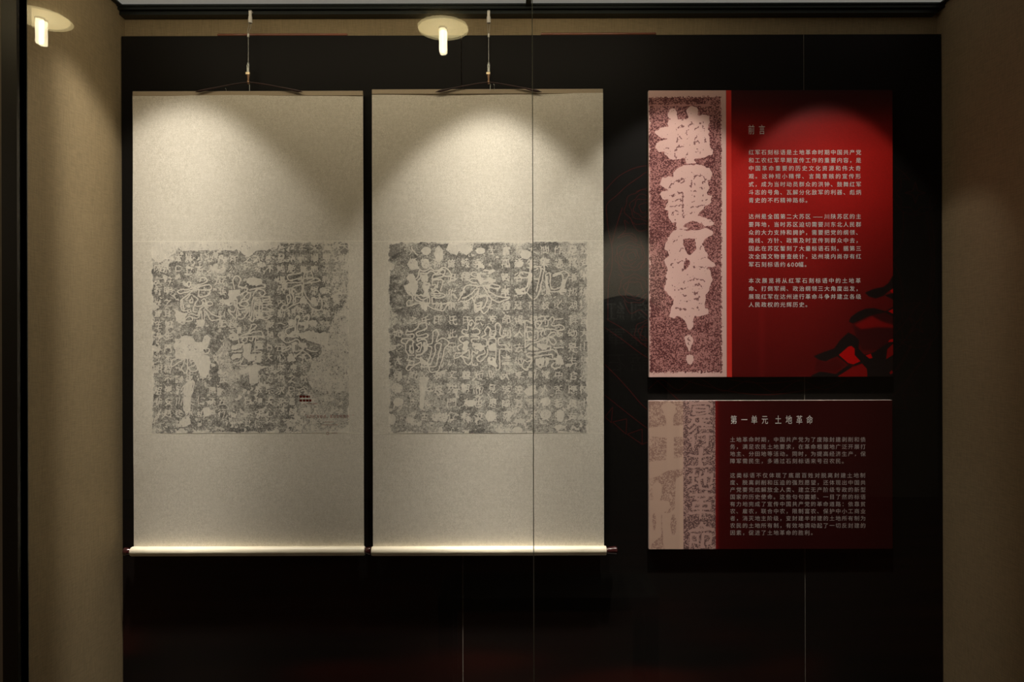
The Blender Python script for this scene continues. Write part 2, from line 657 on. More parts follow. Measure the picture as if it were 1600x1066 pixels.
for pts in ([(1060, 252), (1035, 256), (1014, 259), (1000, 261), (985, 266), (965, 278), (945, 300), (930, 325)],
            [(1060, 250), (1014, 268), (1000, 277), (980, 291), (965, 305), (949, 320), (949, 340), (952, 365), (957, 390), (956, 420), (951, 445), (950, 500)],
            [(957, 380), (962, 360), (968, 340), (973, 325)],
            [(949, 500), (975, 515), (1000, 535), (1030, 555), (1080, 580), (1200, 600), (1320, 575), (1400, 520), (1440, 470)],
            [(945, 512), (975, 533), (1000, 552), (1030, 570), (1080, 598), (1200, 618), (1330, 592), (1400, 548), (1450, 480)],
            [(945, 570), (965, 590), (985, 612), (1003, 633), (1030, 655), (1080, 690)],
            [(945, 618), (965, 634), (985, 650), (1014, 672), (1040, 690)],
            [(1014, 588), (1030, 598), (1045, 612), (1060, 626)],
            [(1014, 608), (1034, 594), (1060, 610), (1090, 592), (1130, 612), (1170, 596), (1210, 614), (1250, 596), (1290, 610), (1330, 590)],
            [(1395, 620), (1410, 605), (1425, 585), (1440, 568), (1455, 540)],
            [(1395, 584), (1405, 575), (1418, 555), (1424, 540)],
            [(1398, 260), (1408, 268), (1416, 275), (1422, 284)],
            [(1412, 333), (1412, 360), (1408, 385), (1396, 403)],
            [(1450, 333), (1458, 360), (1460, 400), (1458, 450), (1450, 480)],
            [(1396, 410), (1404, 428), (1410, 455), (1413, 480)],
            [(1448, 340), (1452, 365), (1456, 420), (1450, 470)],
            [(1424, 540), (1408, 566), (1398, 582)], [(1455, 537), (1432, 575), (1420, 592)]):
    line(ln, B(pts), 0.75)
for zz in ([(945, 652), (957, 637), (955, 661), (945, 652)], [(957, 660), (979, 655), (978, 679), (957, 660)], [(980, 679), (1003, 671), (1003, 695), (980, 679)],
           [(1003, 695), (1024, 686), (1030, 705)], [(1410, 618), (1434, 620), (1422, 596), (1410, 618)], [(1410, 620), (1416, 640), (1400, 638)]):
    line(ln, B(zz), 0.65, smooth=False)
for (rx, ry_, rr, nn) in ((1006, 325, 29, 4), (986, 401, 24, 4), (992, 452, 24, 3), (1012, 520, 20, 3)):
    for i in range(nn):
        r = rr * (1 - i * 0.24)
        line(ln, B(circ(rx + (i % 2) * 1.5, ry_, r, 25 * i, 25 * i + 330, 0.06 + 0.02 * i, 7 - i, r * 0.92)), 0.6)
for lf in ([(983, 350), (976, 345), (978, 360), (966, 372), (984, 368), (996, 377)], [(985, 340), (992, 355), (1000, 362), (1014, 358)],
           [(965, 372), (975, 366), (990, 366), (996, 378), (985, 372)], [(1000, 372), (1004, 385), (1008, 402), (1002, 420), (1010, 415)],
           [(965, 395), (968, 420), (975, 432), (966, 430)], [(975, 470), (985, 490), (1000, 485), (1012, 495)],
           [(995, 300), (1003, 297), (1014, 294)], [(945, 420), (950, 412), (953, 404)]):
    line(ln, B(lf), 0.6)
for (mx_, my_) in ((1431, 303), (1432, 510)):
    line(ln, B(circ(mx_, my_, 35)), 0.65)
    st = []
    for i in range(16):
        a = math.pi * i / 8
        r = 31 if i % 4 == 0 else (24 if i % 2 else 32)
        st.append((mx_ + r * math.cos(a), my_ + r * math.sin(a)))
    line(ln, B(st + st[:1]), 0.6, smooth=False)
    off = 0 if my_ < 400 else math.pi / 4
    st = [(mx_ + (16 if i % 2 == 0 else 5) * math.cos(off + math.pi * i / 4), my_ + (16 if i % 2 == 0 else 5) * math.sin(off + math.pi * i / 4)) for i in range(8)]
    line(ln, B(st + st[:1]), 0.9, smooth=False)
yy, xx = np.mgrid[0:bh, 0:bw]
pyy, pxx = yy / S + BY0, xx / S + BX0
lowres = noise((bh // 8 + 1, bw // 8 + 1), 14, 3)
hz = np.kron(lowres, np.ones((8, 8)))[:bh, :bw]
hz = fblur(hz, 5)
haze = sstep(hz, -0.4, 1.8) * sstep(pyy, 900, 1050) * (1 - 0.75 * sstep(pxx, 1280, 1420))
rgb = mix3(ln * 0.85 * (1 - 0.55 * sstep(pxx, 1200, 1400)), (0.072, 0.062, 0.056), (0.34, 0.085, 0.075))
rgb = rgb + haze[..., None] * np.array((0.12, 0.012, 0.0))
M['backdrop'] = image_material('printed_backdrop', image('backdrop_print', rgb), 0.55, 0.12)
bx0, bx1, bz0, bz1 = rect(BX0, BY0, BX1, BY1)

backdrop = thing('backdrop', 'black backdrop boards with faint red ornament behind the scrolls and panels', 'backdrop', (0, D, ZFL))
seams = [P(190.5, 500).x, P(722, 500).x, P(1257, 500).x, P(1472, 500).x]
zt = P(800, 55).z
for i in range(3):
    MB().box(seams[i] + 0.0013, seams[i + 1] - 0.0013, D, D + 0.018, ZFL, zt, mi=1, front=0).build(
        'board', [M['backdrop'], M['backdrop']], backdrop, uv=(bx0, bx1, bz0, bz1))
for i in (1, 2):      # pale strip seen in the joints
    MB().box(seams[i] - 0.0012, seams[i] + 0.0012, D + 0.0015, D + 0.016, ZFL, (P(722, 880).z if i == 1 else zt)).build('joint_strip', M['board_edge'], backdrop)

# ------------------------------------------------------------------ glass front, post and gasket
zg0, zg1 = ZFL - 0.02, ZTOP + 0.08
jx = P(833, 533, GL).x
g1 = struct(MB().box(XL + 0.006, jx - 0.0012, GL, GL + 0.010, zg0, zg1).build('window_1', [M['glass']]))
g2 = struct(MB().box(jx + 0.0012, XR + 0.02, GL, GL + 0.010, zg0, zg1).build('window_2', [M['glass']]))
struct(MB().box(jx - 0.0011, jx + 0.0011, GL + 0.001, GL + 0.009, zg0, zg1).build('trim_5', M['pane_edge']))
struct(MB().box(XL + 0.0035, XL + 0.0055, GL + 0.0005, GL + 0.0095, zg0, zg1).build('trim_6', M['white_paint']))  # left edge of the pane, its highlight painted in white
pxa, pxb = P(3, 533, 2.04).x, P(27, 533, 2.04).x
struct(MB().box(pxa, pxb, 2.04, GL + 0.02, 0.0, 3.0).box(pxb, XL + 0.003, 2.052, GL + 0.02, 0, 3.0).build('trim_7', M['post']))
struct(MB().box(XL - 0.02, XL + 0.0035, GL - 0.002, GL + 0.032, zg0, zg1).build('trim_8', M['gasket']))
struct(MB().box(-4.2, pxa, 2.048, 2.12, 0, 2.84).build('wall_front', M['room_wall']))

# ================================================================== HANGING SCROLLS
RS = 3.0


def paper_rgb(h, w, base=(0.86, 0.83, 0.77)):
    n = noise((h, w), 2.2, 5.0) * 0.010 + noise((h, w), 16) * 0.010 + noise((h, w), 0.8) * 0.012
    n = n + noise((h, w), 0.7, 9) * 0.006 + noise((h, w), 9, 0.7) * 0.006
    return np.array(base)[None, None, :] * (1 + n[..., None])


def trace(spec):
    """carved outlines: 'w' white line, 'f' white area, 'd' ink island; thousandths of a 100 px square at the origin given"""
    out = []
    for (ox, oy), txt in spec:
        for ln_ in txt.strip().splitlines():
            k, *ps = ln_.split()
            out.append((k, [(ox + float(p.split(',')[0]) / 10.66, oy + float(p.split(',')[1]) / 10.66) for p in ps]))
    return out


def rubbing(x0, y0, x1, y1, strokes, boxes, cols, rows, grid, csize, voids, thin, edge_void, wear, filler, dark=()):
    """an ink rubbing: pale carved strokes in stippled grey ink. All positions in photo pixels."""
    w, h = int((x1 - x0) * RS), int((y1 - y0) * RS)
    yy, xx = np.mgrid[0:h, 0:w]
    X, Y = xx / RS + x0, yy / RS + y0

    def T(p):
        return [((a - x0) * RS, (b - y0) * RS) for a, b in p]
    white = np.zeros((h, w))
    for k, p in strokes:
        if k == 'f':
            poly(white, T(p))
    white = sstep(fblur(warp(white, 2.5, 5), 1.8) + noise((h, w), 3) * 0.10 - 0.30 * sstep(noise((h, w), 4) * 0.6 + noise((h, w), 1.6) * 0.8, 1.3, 2.0), 0.40, 0.58)
    isl = np.zeros((h, w))
    wl = np.zeros((h, w))
    for k, p in strokes:
        if k == 'd':
            poly(isl, T(p))
        elif k == 'w':
            line(wl, T(p), 3.1)
    white = white * (1 - sstep(fblur(isl, 1.0), 0.3, 0.6))
    wl = sstep(fblur(warp(wl, 1.0, 6), 1.0) + noise((h, w), 2.5) * 0.10, 0.33, 0.58)
    white = np.maximum(white, wl)
    # small characters
    sm = np.zeros((h, w))
    R = random.Random(11)
    for j, ry_ in enumerate(rows):
        for i, rx in enumerate(cols):
            ch_ = grid[j][i] if j < len(grid) and i < len(grid[j]) else '*'
            if ch_ == '_':
                continue
            inb = any(b[0] < rx < b[2] and b[1] < ry_ < b[3] for b in boxes)
            if ch_ == '*':
                if inb:
                    continue
                ch_ = R.choice(filler)
            cs = csize * R.uniform(0.92, 1.1)
            stamp(sm, ch_, (rx + R.uniform(-1, 1) - x0) * RS, (ry_ + R.uniform(-1, 1) - y0) * RS, cs * RS * R.uniform(0.95, 1.1), cs * RS,
                  rot=R.uniform(-0.10, 0.06), shear=R.uniform(-0.16, 0.02))
    sm = warp(warp(sm, 1.8, 7), 0.8, 2.5)
    smb = fblur(sm, 1.7)
    thr = 0.33 + 0.07 * noise((h, w), 16) + 0.07 * noise((h, w), 3.5)
    smw = sstep(smb, thr - 0.05, thr + 0.07)
    vm = np.zeros((h, w))
    for pg in voids:
        poly(vm, T(pg))
    vm = sstep(fblur(vm, 2.0) + noise((h, w), 5) * 0.12 + noise((h, w), 1.8) * 0.08, 0.45, 0.60)
    th = np.zeros((h, w))
    for pg, a in thin:
        t = np.zeros((h, w))
        poly(t, T(pg))
        th = np.maximum(th, sstep(fblur(t, 4) + noise((h, w), 6) * 0.13, 0.4, 0.65) * a)
    blobs = noise((h, w), 7) + 0.6 * noise((h, w), 3) + 0.25 * noise((h, w), 1.5)
    wv = np.interp(Y[:, 0], [y0, y1 - 90, y1 - 45, y1], wear)[:, None]
    bl = sstep(blobs + 0.9 * th, wv, wv + 0.3)
    low, mid, fine = noise((h, w), 36), noise((h, w), 14, 8), noise((h, w), 4.5)
    dens = 0.50 + 0.09 * low + 0.10 * mid + 0.05 * fine
    for dx, dy, dr, da in dark:
        dens = dens + 0.9 * da * np.exp(-(((X - dx) ** 2 + (Y - dy) ** 2) / (dr * dr)))
    pale = np.clip(np.maximum.reduce([white, smw, vm, bl]), 0, 1)
    rim = np.clip(fblur(pale, 4.5) - 0.12, 0, 0.4)
    dens = dens + 0.30 * rim
    cover = (1 - 0.97 * np.clip(np.maximum(white, smw * 0.93), 0, 1)) * (1 - 0.95 * vm) * (1 - 0.85 * bl)
    # thinly inked stone: sparse specks only
    gr = 0.75 * noise((h, w), 1.0) + 0.5 * noise((h, w), 2.0)
    gr = gr / gr.std()
    specks = sstep(gr, 0.9, 1.8)
    cover = cover * (1 - th * (1 - 0.9 * specks))
    cover = np.maximum(cover, 0.5 * specks * vm * (noise((h, w), 10) > 0.4))
    e = np.minimum.reduce([X - x0, x1 - X, Y - y0, y1 - Y]) + noise((h, w), 8) * 0.6 + noise((h, w), 3) * 0.5 - edge_void + 0.6
    cover = cover * sstep(e, 0.0, 3.0)
    tone = np.clip(dens + 0.17 * gr, 0, 1.15)
    ink = np.stack([np.interp(tone, [0.0, 0.25, 0.6, 1.0], c) for c in ([0.85, 0.73, 0.53, 0.37], [0.83, 0.71, 0.515, 0.36], [0.77, 0.665, 0.485, 0.345])], -1)
    pr = paper_rgb(h, w, (0.862, 0.834, 0.778))
    return pr * (1 - cover[..., None]) + ink * cover[..., None]


FILL = '氏王大人之天生子不其也於以李張林陳有五十三月日年山水地上下元文先公祖考妣孝男女孫光德行仁義禮智信福壽安吉長永東西南北門石川木本明正古今何如此是非無心中小立方言'
# ---- first rubbing: 武裝 擁護 蘇聯 over an older inscription
cols1 = [246, 262, 279, 296, 313, 330, 347, 364, 387, 404, 421, 439, 456, 474, 492, 510, 527, 539]
rows1 = [386.5, 404, 420, 437, 454, 472, 489, 506, 524, 544, 559, 576, 592, 609, 627, 645, 662]
g1rows = [
    '________有_人吾行王天人**',
    '***林***有之人樂見承你順恩幼*',
    '**仁*****_之不知能我地孔王辰*',
    '***********堪*__釋*辰*',
    '***********敬__簡家*也',
    '*******氏**支內___所集*',
    '**********定勤語侄枝道也*',
    '****到*肥程**蒙一與*_本__',
    '**********和德______',
    '**********有*____**',
    '*********子大心形子____',
    '**********德來應余___*',
    '_*顏男*_氏__下方道之飲__**',
    '*東劉*_*___教宗求曰今____',
    '***天***_*德夫來富賢____*',
    '_趙金*和***_張心恩歸家人人*_',
    '__*____***__*_*___']
g1rows = [[c for c in r] for r in g1rows]
big1 = trace([((270, 425), """
w 450,150 480,100 540,90 570,140 530,180 430,210 350,260 240,290 130,290 80,320 120,360 200,340 330,300
w 400,260 520,220 620,215 655,260 620,295 520,300 400,290
w 120,480 260,370 320,320
w 220,450 300,370
w 430,290 430,400 500,410 590,380 620,320 520,290
w 230,215 250,170 300,180 280,240 230,215
w 130,490 150,630 220,640
w 160,480 170,560 180,590
w 280,470 330,450 330,500 280,510 280,470
w 340,390 410,450 370,520 340,650 400,660
w 470,470 520,440 550,480 540,550 510,550 500,490 490,540 430,570 370,560
w 560,530 600,560 660,540 650,500 590,500 560,530
w 260,710 330,700 410,720 450,610 500,580
w 350,760 420,760 470,650 480,800
f 370,800 520,800 520,870 470,910 420,870
w 520,800 530,650 600,750 650,810 800,765 650,700 530,580
w 230,830 320,810 320,760 260,740 200,790
f 220,560 300,540 300,600 260,600
w 240,630 280,620 300,650 260,670 240,630
f 40,620 180,660 240,700 200,800 100,860 40,800
f 330,260 400,240 400,310 330,330"""),
((255, 510), """
f 190,200 380,155 500,155 530,250 580,270 640,260 680,160 740,140 780,200 700,300 640,370 560,400 480,430 390,430 350,540 200,540 200,440 170,380 170,280
d 220,190 300,200 260,225
d 430,185 470,190 465,210 435,210
d 235,290 290,330 240,350
w 200,540 150,560 120,640 150,660 340,550 340,610 300,700 350,770 385,760 400,620 410,440
w 420,430 470,470 560,460 570,530 450,550 450,590 520,580 530,620 490,660 420,680 440,740 540,740 570,680
w 600,420 620,380 740,370 760,400 720,450 620,450 590,560
f 640,500 770,500 790,580 720,610 760,690 750,760 700,850 640,790 580,860 620,680 570,640
f 760,600 880,640 840,670 780,670
w 300,1060 320,1000 500,920 480,1060 430,1200 390,1400
w 340,1040 370,1250 370,1450"""),
((345, 425), """
w 235,280 205,130 270,70 330,130 300,230
w 300,250 390,260 430,230
f 430,100 600,90 690,120 690,190 600,220 480,220 420,170
w 600,220 700,200 740,230 730,265 640,270 480,300
w 350,270 440,280 430,330 500,350
w 400,330 350,360 280,400
f 120,310 330,290 350,340 280,360 260,440 300,460 240,480 130,460 110,380
f 70,470 140,460 230,490 150,520 120,570 80,540
w 240,490 235,640 180,660 130,630 180,720 235,770 265,730 270,450
w 460,350 340,480 440,480 490,430 490,350
w 290,520 340,510 310,550 400,580 460,540 440,500
w 280,580 320,620 420,600 400,650 350,680
w 290,770 340,780 400,740 440,680 490,600
f 280,600 310,680 350,700 340,750 290,760
w 430,700 440,620 490,590 480,700 470,740
w 540,440 520,560 520,700 490,790 530,830 555,790 550,690 560,540
w 530,400 570,320 640,290 710,310 740,350 690,400 640,350
w 570,430 800,410 800,440 710,470 710,500 800,490
w 600,470 650,460 640,520 580,500 590,550 800,545 850,540
f 570,640 690,630 690,770 570,760
d 590,640 615,640 605,675
d 600,700 620,700 620,730 600,735
w 550,790 640,770 760,800 800,750 690,750 690,560
w 700,600 790,610 840,640 770,670 700,660
w 640,560 640,770
f 790,640 850,625 840,665 790,675
f 800,720 860,700 850,745 800,745"""),
((340, 500), """
w 500,210 560,110 560,80 630,70 640,110 500,210 380,260
w 380,260 680,190 740,220 745,290 690,270 400,290
f 330,120 410,110 400,200 420,220 330,230
f 180,280 230,230 340,240 350,340 200,330
d 225,270 260,270 265,300 235,305
w 400,330 440,290 490,300 480,350 440,370 400,350
w 530,340 570,350 590,300 640,290 620,360 700,360
w 340,340 350,380
f 220,430 420,390 430,400 410,470 250,500 220,470
f 230,520 420,500 400,540 240,550
f 260,570 420,560 400,580 350,640 230,680 230,600
f 430,410 550,390 560,560 630,600 620,660 530,710 430,610
d 540,530 600,525 640,560 540,570
f 610,380 740,390 760,490 600,500
d 620,440 660,440 660,470 630,480
w 600,520 700,530 710,570 540,590
f 640,570 720,590 720,690 600,740 560,740 640,650
w 250,720 350,700 370,660
w 420,640 370,750 480,760
f 340,850 520,770 640,740 830,780 740,820 660,860 660,1060 520,1060 520,870 400,900
d 250,500 400,480 410,495 260,522
d 400,690 440,650 490,710 400,740
d 380,790 460,775 400,820
d 640,720 700,690 720,720 660,755"""),
((430, 410), """
w 415,190 240,210 210,260 250,300 400,270 440,240
w 415,190 460,150 490,170 470,320 480,470 530,580 620,690
w 440,250 430,330 200,350 160,430 240,440 430,370 450,500
f 230,300 320,300 310,330 240,340
w 500,270 660,265 740,295 690,330 480,350
w 540,330 650,290
w 530,240 550,170 600,150 630,240 530,250
w 240,440 240,530 190,570 215,700 140,710 105,770 170,795 290,720 420,660
w 240,530 260,590 240,690
f 260,420 340,430 360,500 320,520 320,700 280,720 290,540 260,500
d 300,470 320,470 325,500 300,505
w 350,540 430,510
w 340,660 350,580 440,570 460,480
f 400,650 480,570 520,640 530,700 440,690 410,720
w 480,600 560,700 640,780 740,790 780,720 760,590 700,710
f 590,610 690,600 710,740 650,720 600,680
f 420,170 440,60 520,90 520,170 460,150"""),
((430, 485), """
w 375,90 335,150 350,370 375,390 380,200 410,150 375,90
w 470,150 515,80 560,130 540,190 490,180
f 200,190 260,150 310,180 310,240 250,270 210,240
w 310,270 190,320 190,400 300,430 360,430
w 320,280 330,380
f 400,190 480,190 560,180 650,160 700,200 680,290 560,240 540,300 500,320 480,270 400,240
f 230,380 300,330 330,390 440,380 540,340 690,370 870,370 860,540 700,550 560,480 420,480 400,420 240,410
w 150,440 100,460 160,530 210,540 320,490 380,490 400,540
w 180,430 330,450
f 250,560 330,510 380,520 370,560 330,580 330,680 290,700 280,600
w 130,650 110,700 230,650 250,590 130,650
w 330,690 460,650 390,580
f 380,570 440,540 520,560 540,640 440,660
w 520,650 600,680 700,690
w 470,680 600,790 520,830 490,780
w 460,670 310,780
f 220,740 270,700 310,800 350,850 300,840 220,860 200,840
f 420,730 520,730 480,800 430,790
d 700,650 740,560 775,560 775,620 710,685
d 480,880 510,800 575,800 560,850
w 10,600 160,600""")])
box1 = [(275, 432, 343, 512), (262, 515, 333, 592), (354, 430, 428, 503), (345, 505, 412, 602), (440, 424, 505, 486), (440, 492, 500, 566)]
void1 = [[(236, 376), (440, 376), (434, 386), (416, 391), (400, 392), (396, 397), (388, 402), (378, 396), (374, 390), (364, 392), (352, 391), (285, 392), (279, 386), (275, 394), (262, 402), (250, 411), (243, 409), (236, 400)],
         [(272, 542), (276, 530), (300, 525), (305, 540), (318, 534), (322, 522), (329, 528), (325, 541), (312, 551), (325, 556), (329, 566), (326, 582), (320, 591), (312, 590), (309, 578), (299, 560), (290, 561), (284, 563), (274, 558)],
         [(286, 603), (302, 592), (298, 612), (297, 640), (290, 648), (285, 640)],
         [(236, 470), (243, 474), (250, 480), (240, 486)], [(285, 652), (295, 648), (298, 662), (286, 668), (280, 660)],
         [(316, 638), (326, 636), (328, 650), (318, 652)], [(470, 522), (514, 521), (512, 552), (506, 540), (480, 533)]]
thin1 = [([(352, 530), (338, 550), (330, 558), (341, 572), (342, 590), (345, 600), (352, 597), (360, 605), (368, 592), (374, 586), (388, 585), (392, 606), (402, 595), (404, 580), (392, 568), (372, 577), (362, 575), (360, 560), (356, 550), (360, 535)], 0.62),
         ([(545, 470), (520, 498), (513, 522), (500, 540), (503, 552), (488, 566), (478, 590), (486, 606), (500, 612), (545, 612)], 0.80),
         ([(545, 606), (490, 606), (470, 625), (462, 650), (450, 680), (545, 680)], 0.55),
         ([(236, 378), (300, 380), (270, 410), (236, 420)], 0.5), ([(320, 425), (365, 395), (350, 430)], 0.4), ([(500, 376), (545, 376), (545, 470), (520, 470)], 0.45),
         ([(236, 480), (280, 470), (285, 520), (240, 540)], 0.25), ([(370, 600), (395, 615), (385, 660), (360, 665), (345, 610)], 0.3)]
dark1 = [(255, 465, 18, 0.18), (268, 480, 14, 0.15), (345, 595, 16, 0.15), (430, 455, 18, 0.14), (456, 510, 20, 0.12), (395, 625, 16, 0.18), (262, 512, 12, 0.1), (330, 570, 18, 0.12)]
rub1 = rubbing(237, 378, 545, 677, big1, box1, cols1, rows1, g1rows, 13.5, void1, thin1, 0.5, [1.15, 1.45, 1.25, 0.55], FILL, dark=dark1)
# ---- second rubbing: 加緊 春耕 運動
cols2 = [622, 645, 664, 685, 706, 728, 748, 769, 791, 811, 832, 852, 873, 895, 913]
rows2 = [391, 411, 433, 456, 477, 500, 521, 543, 564, 586, 608, 630, 651]
g2rows = ['_人_____土實_大間作*錢', '_**孫旌綾宗*孤孟生集通銘*', '____也種__圖谷___者*', '____妣___維之*以_也*', '_*林節有業**鍾延於被必湖*',
          '_*氏氏氏氏氏堂命楊尋不*其*', '*******宜開人__忘幼大', '之*****__又去__一是*', '大*******言地*作樂生見',
          '傾妣父泰*雄短收大享朝獨中合人', '***良*朝而見客遠鬼人苦應*', '***_***是陽其無夜若風*', '_**官***黃*_*安帝安*']
g2rows = [[c for c in r] for r in g2rows]
big2 = trace([((630, 405), """
w 190,330 240,300 262,240 270,180
w 240,350 285,310 295,250 300,225 395,240 460,195 540,235 600,215 660,170 700,205 685,255
w 280,170 340,195 400,185 460,145 520,190 590,190 640,150 690,130 760,180 800,260 770,290 700,280
w 800,260 780,350 740,395
w 685,255 600,250 500,265 480,330 570,310 640,300 680,270
w 500,350 620,335 665,370 640,440 620,520
w 485,350 490,430 540,420 545,460 500,510 470,490 500,540 560,520 600,560
w 570,470 580,380
w 470,560 520,570 640,580 700,600 650,640 560,640 480,640 490,740 560,735 690,745 790,715 795,840
w 470,600 620,610
w 440,640 440,710 400,735 210,680 200,600
w 250,630 310,670 400,640 440,620
w 160,620 155,690 90,680 60,740 100,780 250,735 330,760 420,780 520,830 640,860 680,850 720,780 780,720
w 640,760 635,850
f 300,270 400,250 430,300 410,360 320,380 300,330
f 330,380 470,380 460,440 430,500 430,590 330,590 340,500 320,450
d 370,420 420,415 420,430 370,435
f 290,800 300,740 400,740 410,830 350,850
f 330,590 200,590 210,620 430,620 440,590
f 90,300 150,235 185,290 180,330 250,340 240,450 200,570 150,620 90,560 60,480 0,440 60,400 120,410 60,330
f 100,30 200,0 240,100 270,150 190,160 120,150
f 320,80 340,0 430,0 420,120 350,150
d 190,165 230,160 225,195 190,190"""),
((620, 490), """
w 180,265 190,290 270,290 340,240 390,165 470,150 495,190 480,250 330,315 350,365 420,355 500,335 520,370 480,400 350,410 345,460 420,430 480,440 505,480 490,600 440,650 400,690 330,690
w 180,265 145,330 170,355 270,335 265,405 110,415 80,470 150,510 150,590 190,690 280,690
w 160,500 210,440 265,450 270,520 275,590 275,650 230,650 210,590 220,530
w 410,480 400,600 380,640 330,620 360,590 370,560 330,520 350,500 410,480
w 330,690 325,740 400,750
w 190,690 190,740 170,780 270,790 280,840 330,835 390,810
w 400,800 330,840 250,890 200,945 155,910 190,860 280,850
f 390,720 430,710 500,800 560,850 500,880 440,910 400,900 380,840
d 420,850 440,830 450,870 500,850 500,870 440,880
w 655,265 600,310 590,480 530,510 520,540 580,560 575,640 540,750 510,830
w 655,265 690,330 665,460 770,405 870,490 800,580 760,760 700,920 640,970 560,965 530,890
w 560,850 640,640 645,510 740,505 700,650 680,770 640,880 530,890
f 450,450 500,460 500,600 430,660 440,560"""),
((710, 400), """
f 390,60 440,100 500,180 490,220 400,230 400,100
f 380,230 420,290 560,290 680,280 660,220 560,230 480,230 480,260 400,300
f 370,270 430,300 450,370 550,370 690,380 690,440 600,460 560,450 440,470 400,440 370,380
d 460,255 570,255 570,280 460,285
d 460,325 660,315 660,340 460,360
d 480,385 540,375 540,385 490,395
d 450,470 500,435 570,430 565,455
d 420,200 470,200 465,250 425,250
w 380,265 310,265 280,310 310,340 370,350
w 370,380 290,380 260,420 310,445 370,450
w 380,500 220,490 160,540 130,640 60,740
w 390,550 340,560 270,640 130,715
w 400,580 320,680 240,730 70,770
w 480,490 560,640 640,730 740,765 830,740 920,695 770,685 640,630 570,570 600,530 700,540 760,535 740,490 600,470
f 520,500 600,480 600,540 560,570
w 370,520 420,500 600,480
w 410,540 400,620 380,690 520,670 545,700 530,780 470,870 390,870
w 400,660 520,660 600,700 620,760 570,880 500,960 460,920 440,880
w 300,690 330,800 350,930 430,910
w 350,690 340,760
f 340,780 470,770 460,850 440,900 350,930 335,850
d 370,800 430,790 430,810 370,820
d 370,850 430,840 430,850 375,865
w 850,500 850,680"""),
((700, 490), """
w 400,105 340,160 330,270 260,260 230,310 290,355 340,350
w 400,105 450,180 410,270 480,245 535,300 500,340 400,340
w 340,380 230,380 190,430 230,480 320,460 350,490
w 390,370 500,375 520,415 400,430 395,480
w 220,515 160,560 190,610
w 350,610 220,660 130,655 110,740 210,710 340,620 345,745 230,720 330,850 390,800
w 405,620 405,830 430,860 490,860 490,830
w 410,620 480,670 500,630
w 655,215 610,290 630,350 580,380 570,415 640,430 640,540 560,550
w 655,215 710,270 690,370 790,360 785,210 835,165 885,220 865,350 930,390 840,430 850,530 960,530 1000,590 1060,610
w 690,540 670,520 690,430 790,425 790,540
w 660,600 650,690 540,800 480,740 520,700 600,670 610,620
w 800,600 790,900 830,930 865,890 860,610 960,610
w 350,160 380,200 400,160
f 250,480 340,470 350,560 280,620 220,610
f 400,480 550,490 570,560 610,600 560,640 480,610 400,540
d 420,540 470,540 480,550 430,570
f 690,540 770,500 800,560 800,620 670,610
f 660,720 760,720 800,800 840,900 780,890 740,850 650,860
d 700,760 730,740 740,780 710,790"""),
((800, 395), """
f 270,220 320,100 350,180 350,240 320,290 285,240
w 300,240 300,330 190,320 130,350 150,420 250,420 270,400
w 380,230 480,250 450,450 410,650
w 290,340 270,480 230,590 150,620
w 330,440 290,560 250,650 220,690
w 380,290 440,260
w 380,430 440,440
w 540,270 510,430 460,650 380,780 330,760 260,680
w 490,260 540,270 520,150
f 60,610 150,600 220,600 240,680 200,710 100,700 60,660
d 160,640 210,630 200,670
w 600,340 565,370 570,480 590,640 640,700
w 600,340 640,350 640,520 660,595 750,600 830,550 850,430 840,370
w 640,650 770,650 830,620 880,560 910,430 950,370 880,310 800,340 690,370
f 670,370 830,340 850,370 750,400 690,410
f 560,380 600,400 600,460 640,640 640,710 590,700 580,600
f 800,600 910,590 910,640 860,700 800,700 780,650
d 830,660 900,665 880,680 830,680
f 820,480 900,440 870,600 820,600
f 280,340 340,340 330,440 280,560 240,600"""),
((800, 485), """
w 215,620 215,200 190,210 250,175 340,220
w 380,210 450,180 495,220 430,300 520,310 480,390 500,440
w 390,230 400,290
w 250,270 340,290
w 240,370 250,270
w 240,500 410,490 430,350 380,350
w 230,610 300,560 500,500 570,450
w 260,370 340,360 340,470 270,470 260,370
w 600,180 590,260 540,270
w 600,180 675,115 700,180 650,240 700,265 800,245 855,280 850,325 640,320 560,310
w 850,330 780,330 770,400 840,410 840,380
w 560,310 540,370 560,400
w 590,440 640,380 700,370 725,390 700,430 620,440
w 600,450 690,470 730,540 700,580 660,560 600,470
w 500,480 540,460 590,500 580,590 640,600 640,650
f 400,560 480,520 480,560 560,560 580,600 640,610 560,650 420,640
f 250,640 330,570 400,620 440,680 300,680
w 240,750 290,715 430,710 640,665 700,670 770,740 760,800 700,800
w 240,750 300,790 500,750 660,745 670,790
w 350,800 240,990 180,960 170,900 210,830 260,860 340,810
f 380,820 550,790 540,860 500,970 440,950 400,890
d 450,905 480,890 490,920 460,930
f 560,790 620,800 640,880 580,930 560,930
w 700,880 650,930 740,970 800,950 810,920
w 600,810 760,830
f 740,900 760,820 810,740 860,880 850,920
w 720,155 850,140
w 700,630 860,620
w 40,440 120,360 180,440""")])
box2 = [(634, 416, 706, 488), (626, 502, 704, 585), (716, 405, 800, 492), (708, 500, 784, 580), (806, 404, 890, 470), (816, 495, 884, 578)]


def ell(cx, cy, a, b, n=14, ph=0.0):
    return [(cx + a * math.cos(2 * math.pi * i / n + ph) * (1 + 0.12 * math.sin(3.0 * i)), cy + b * math.sin(2 * math.pi * i / n + ph)) for i in range(n)]


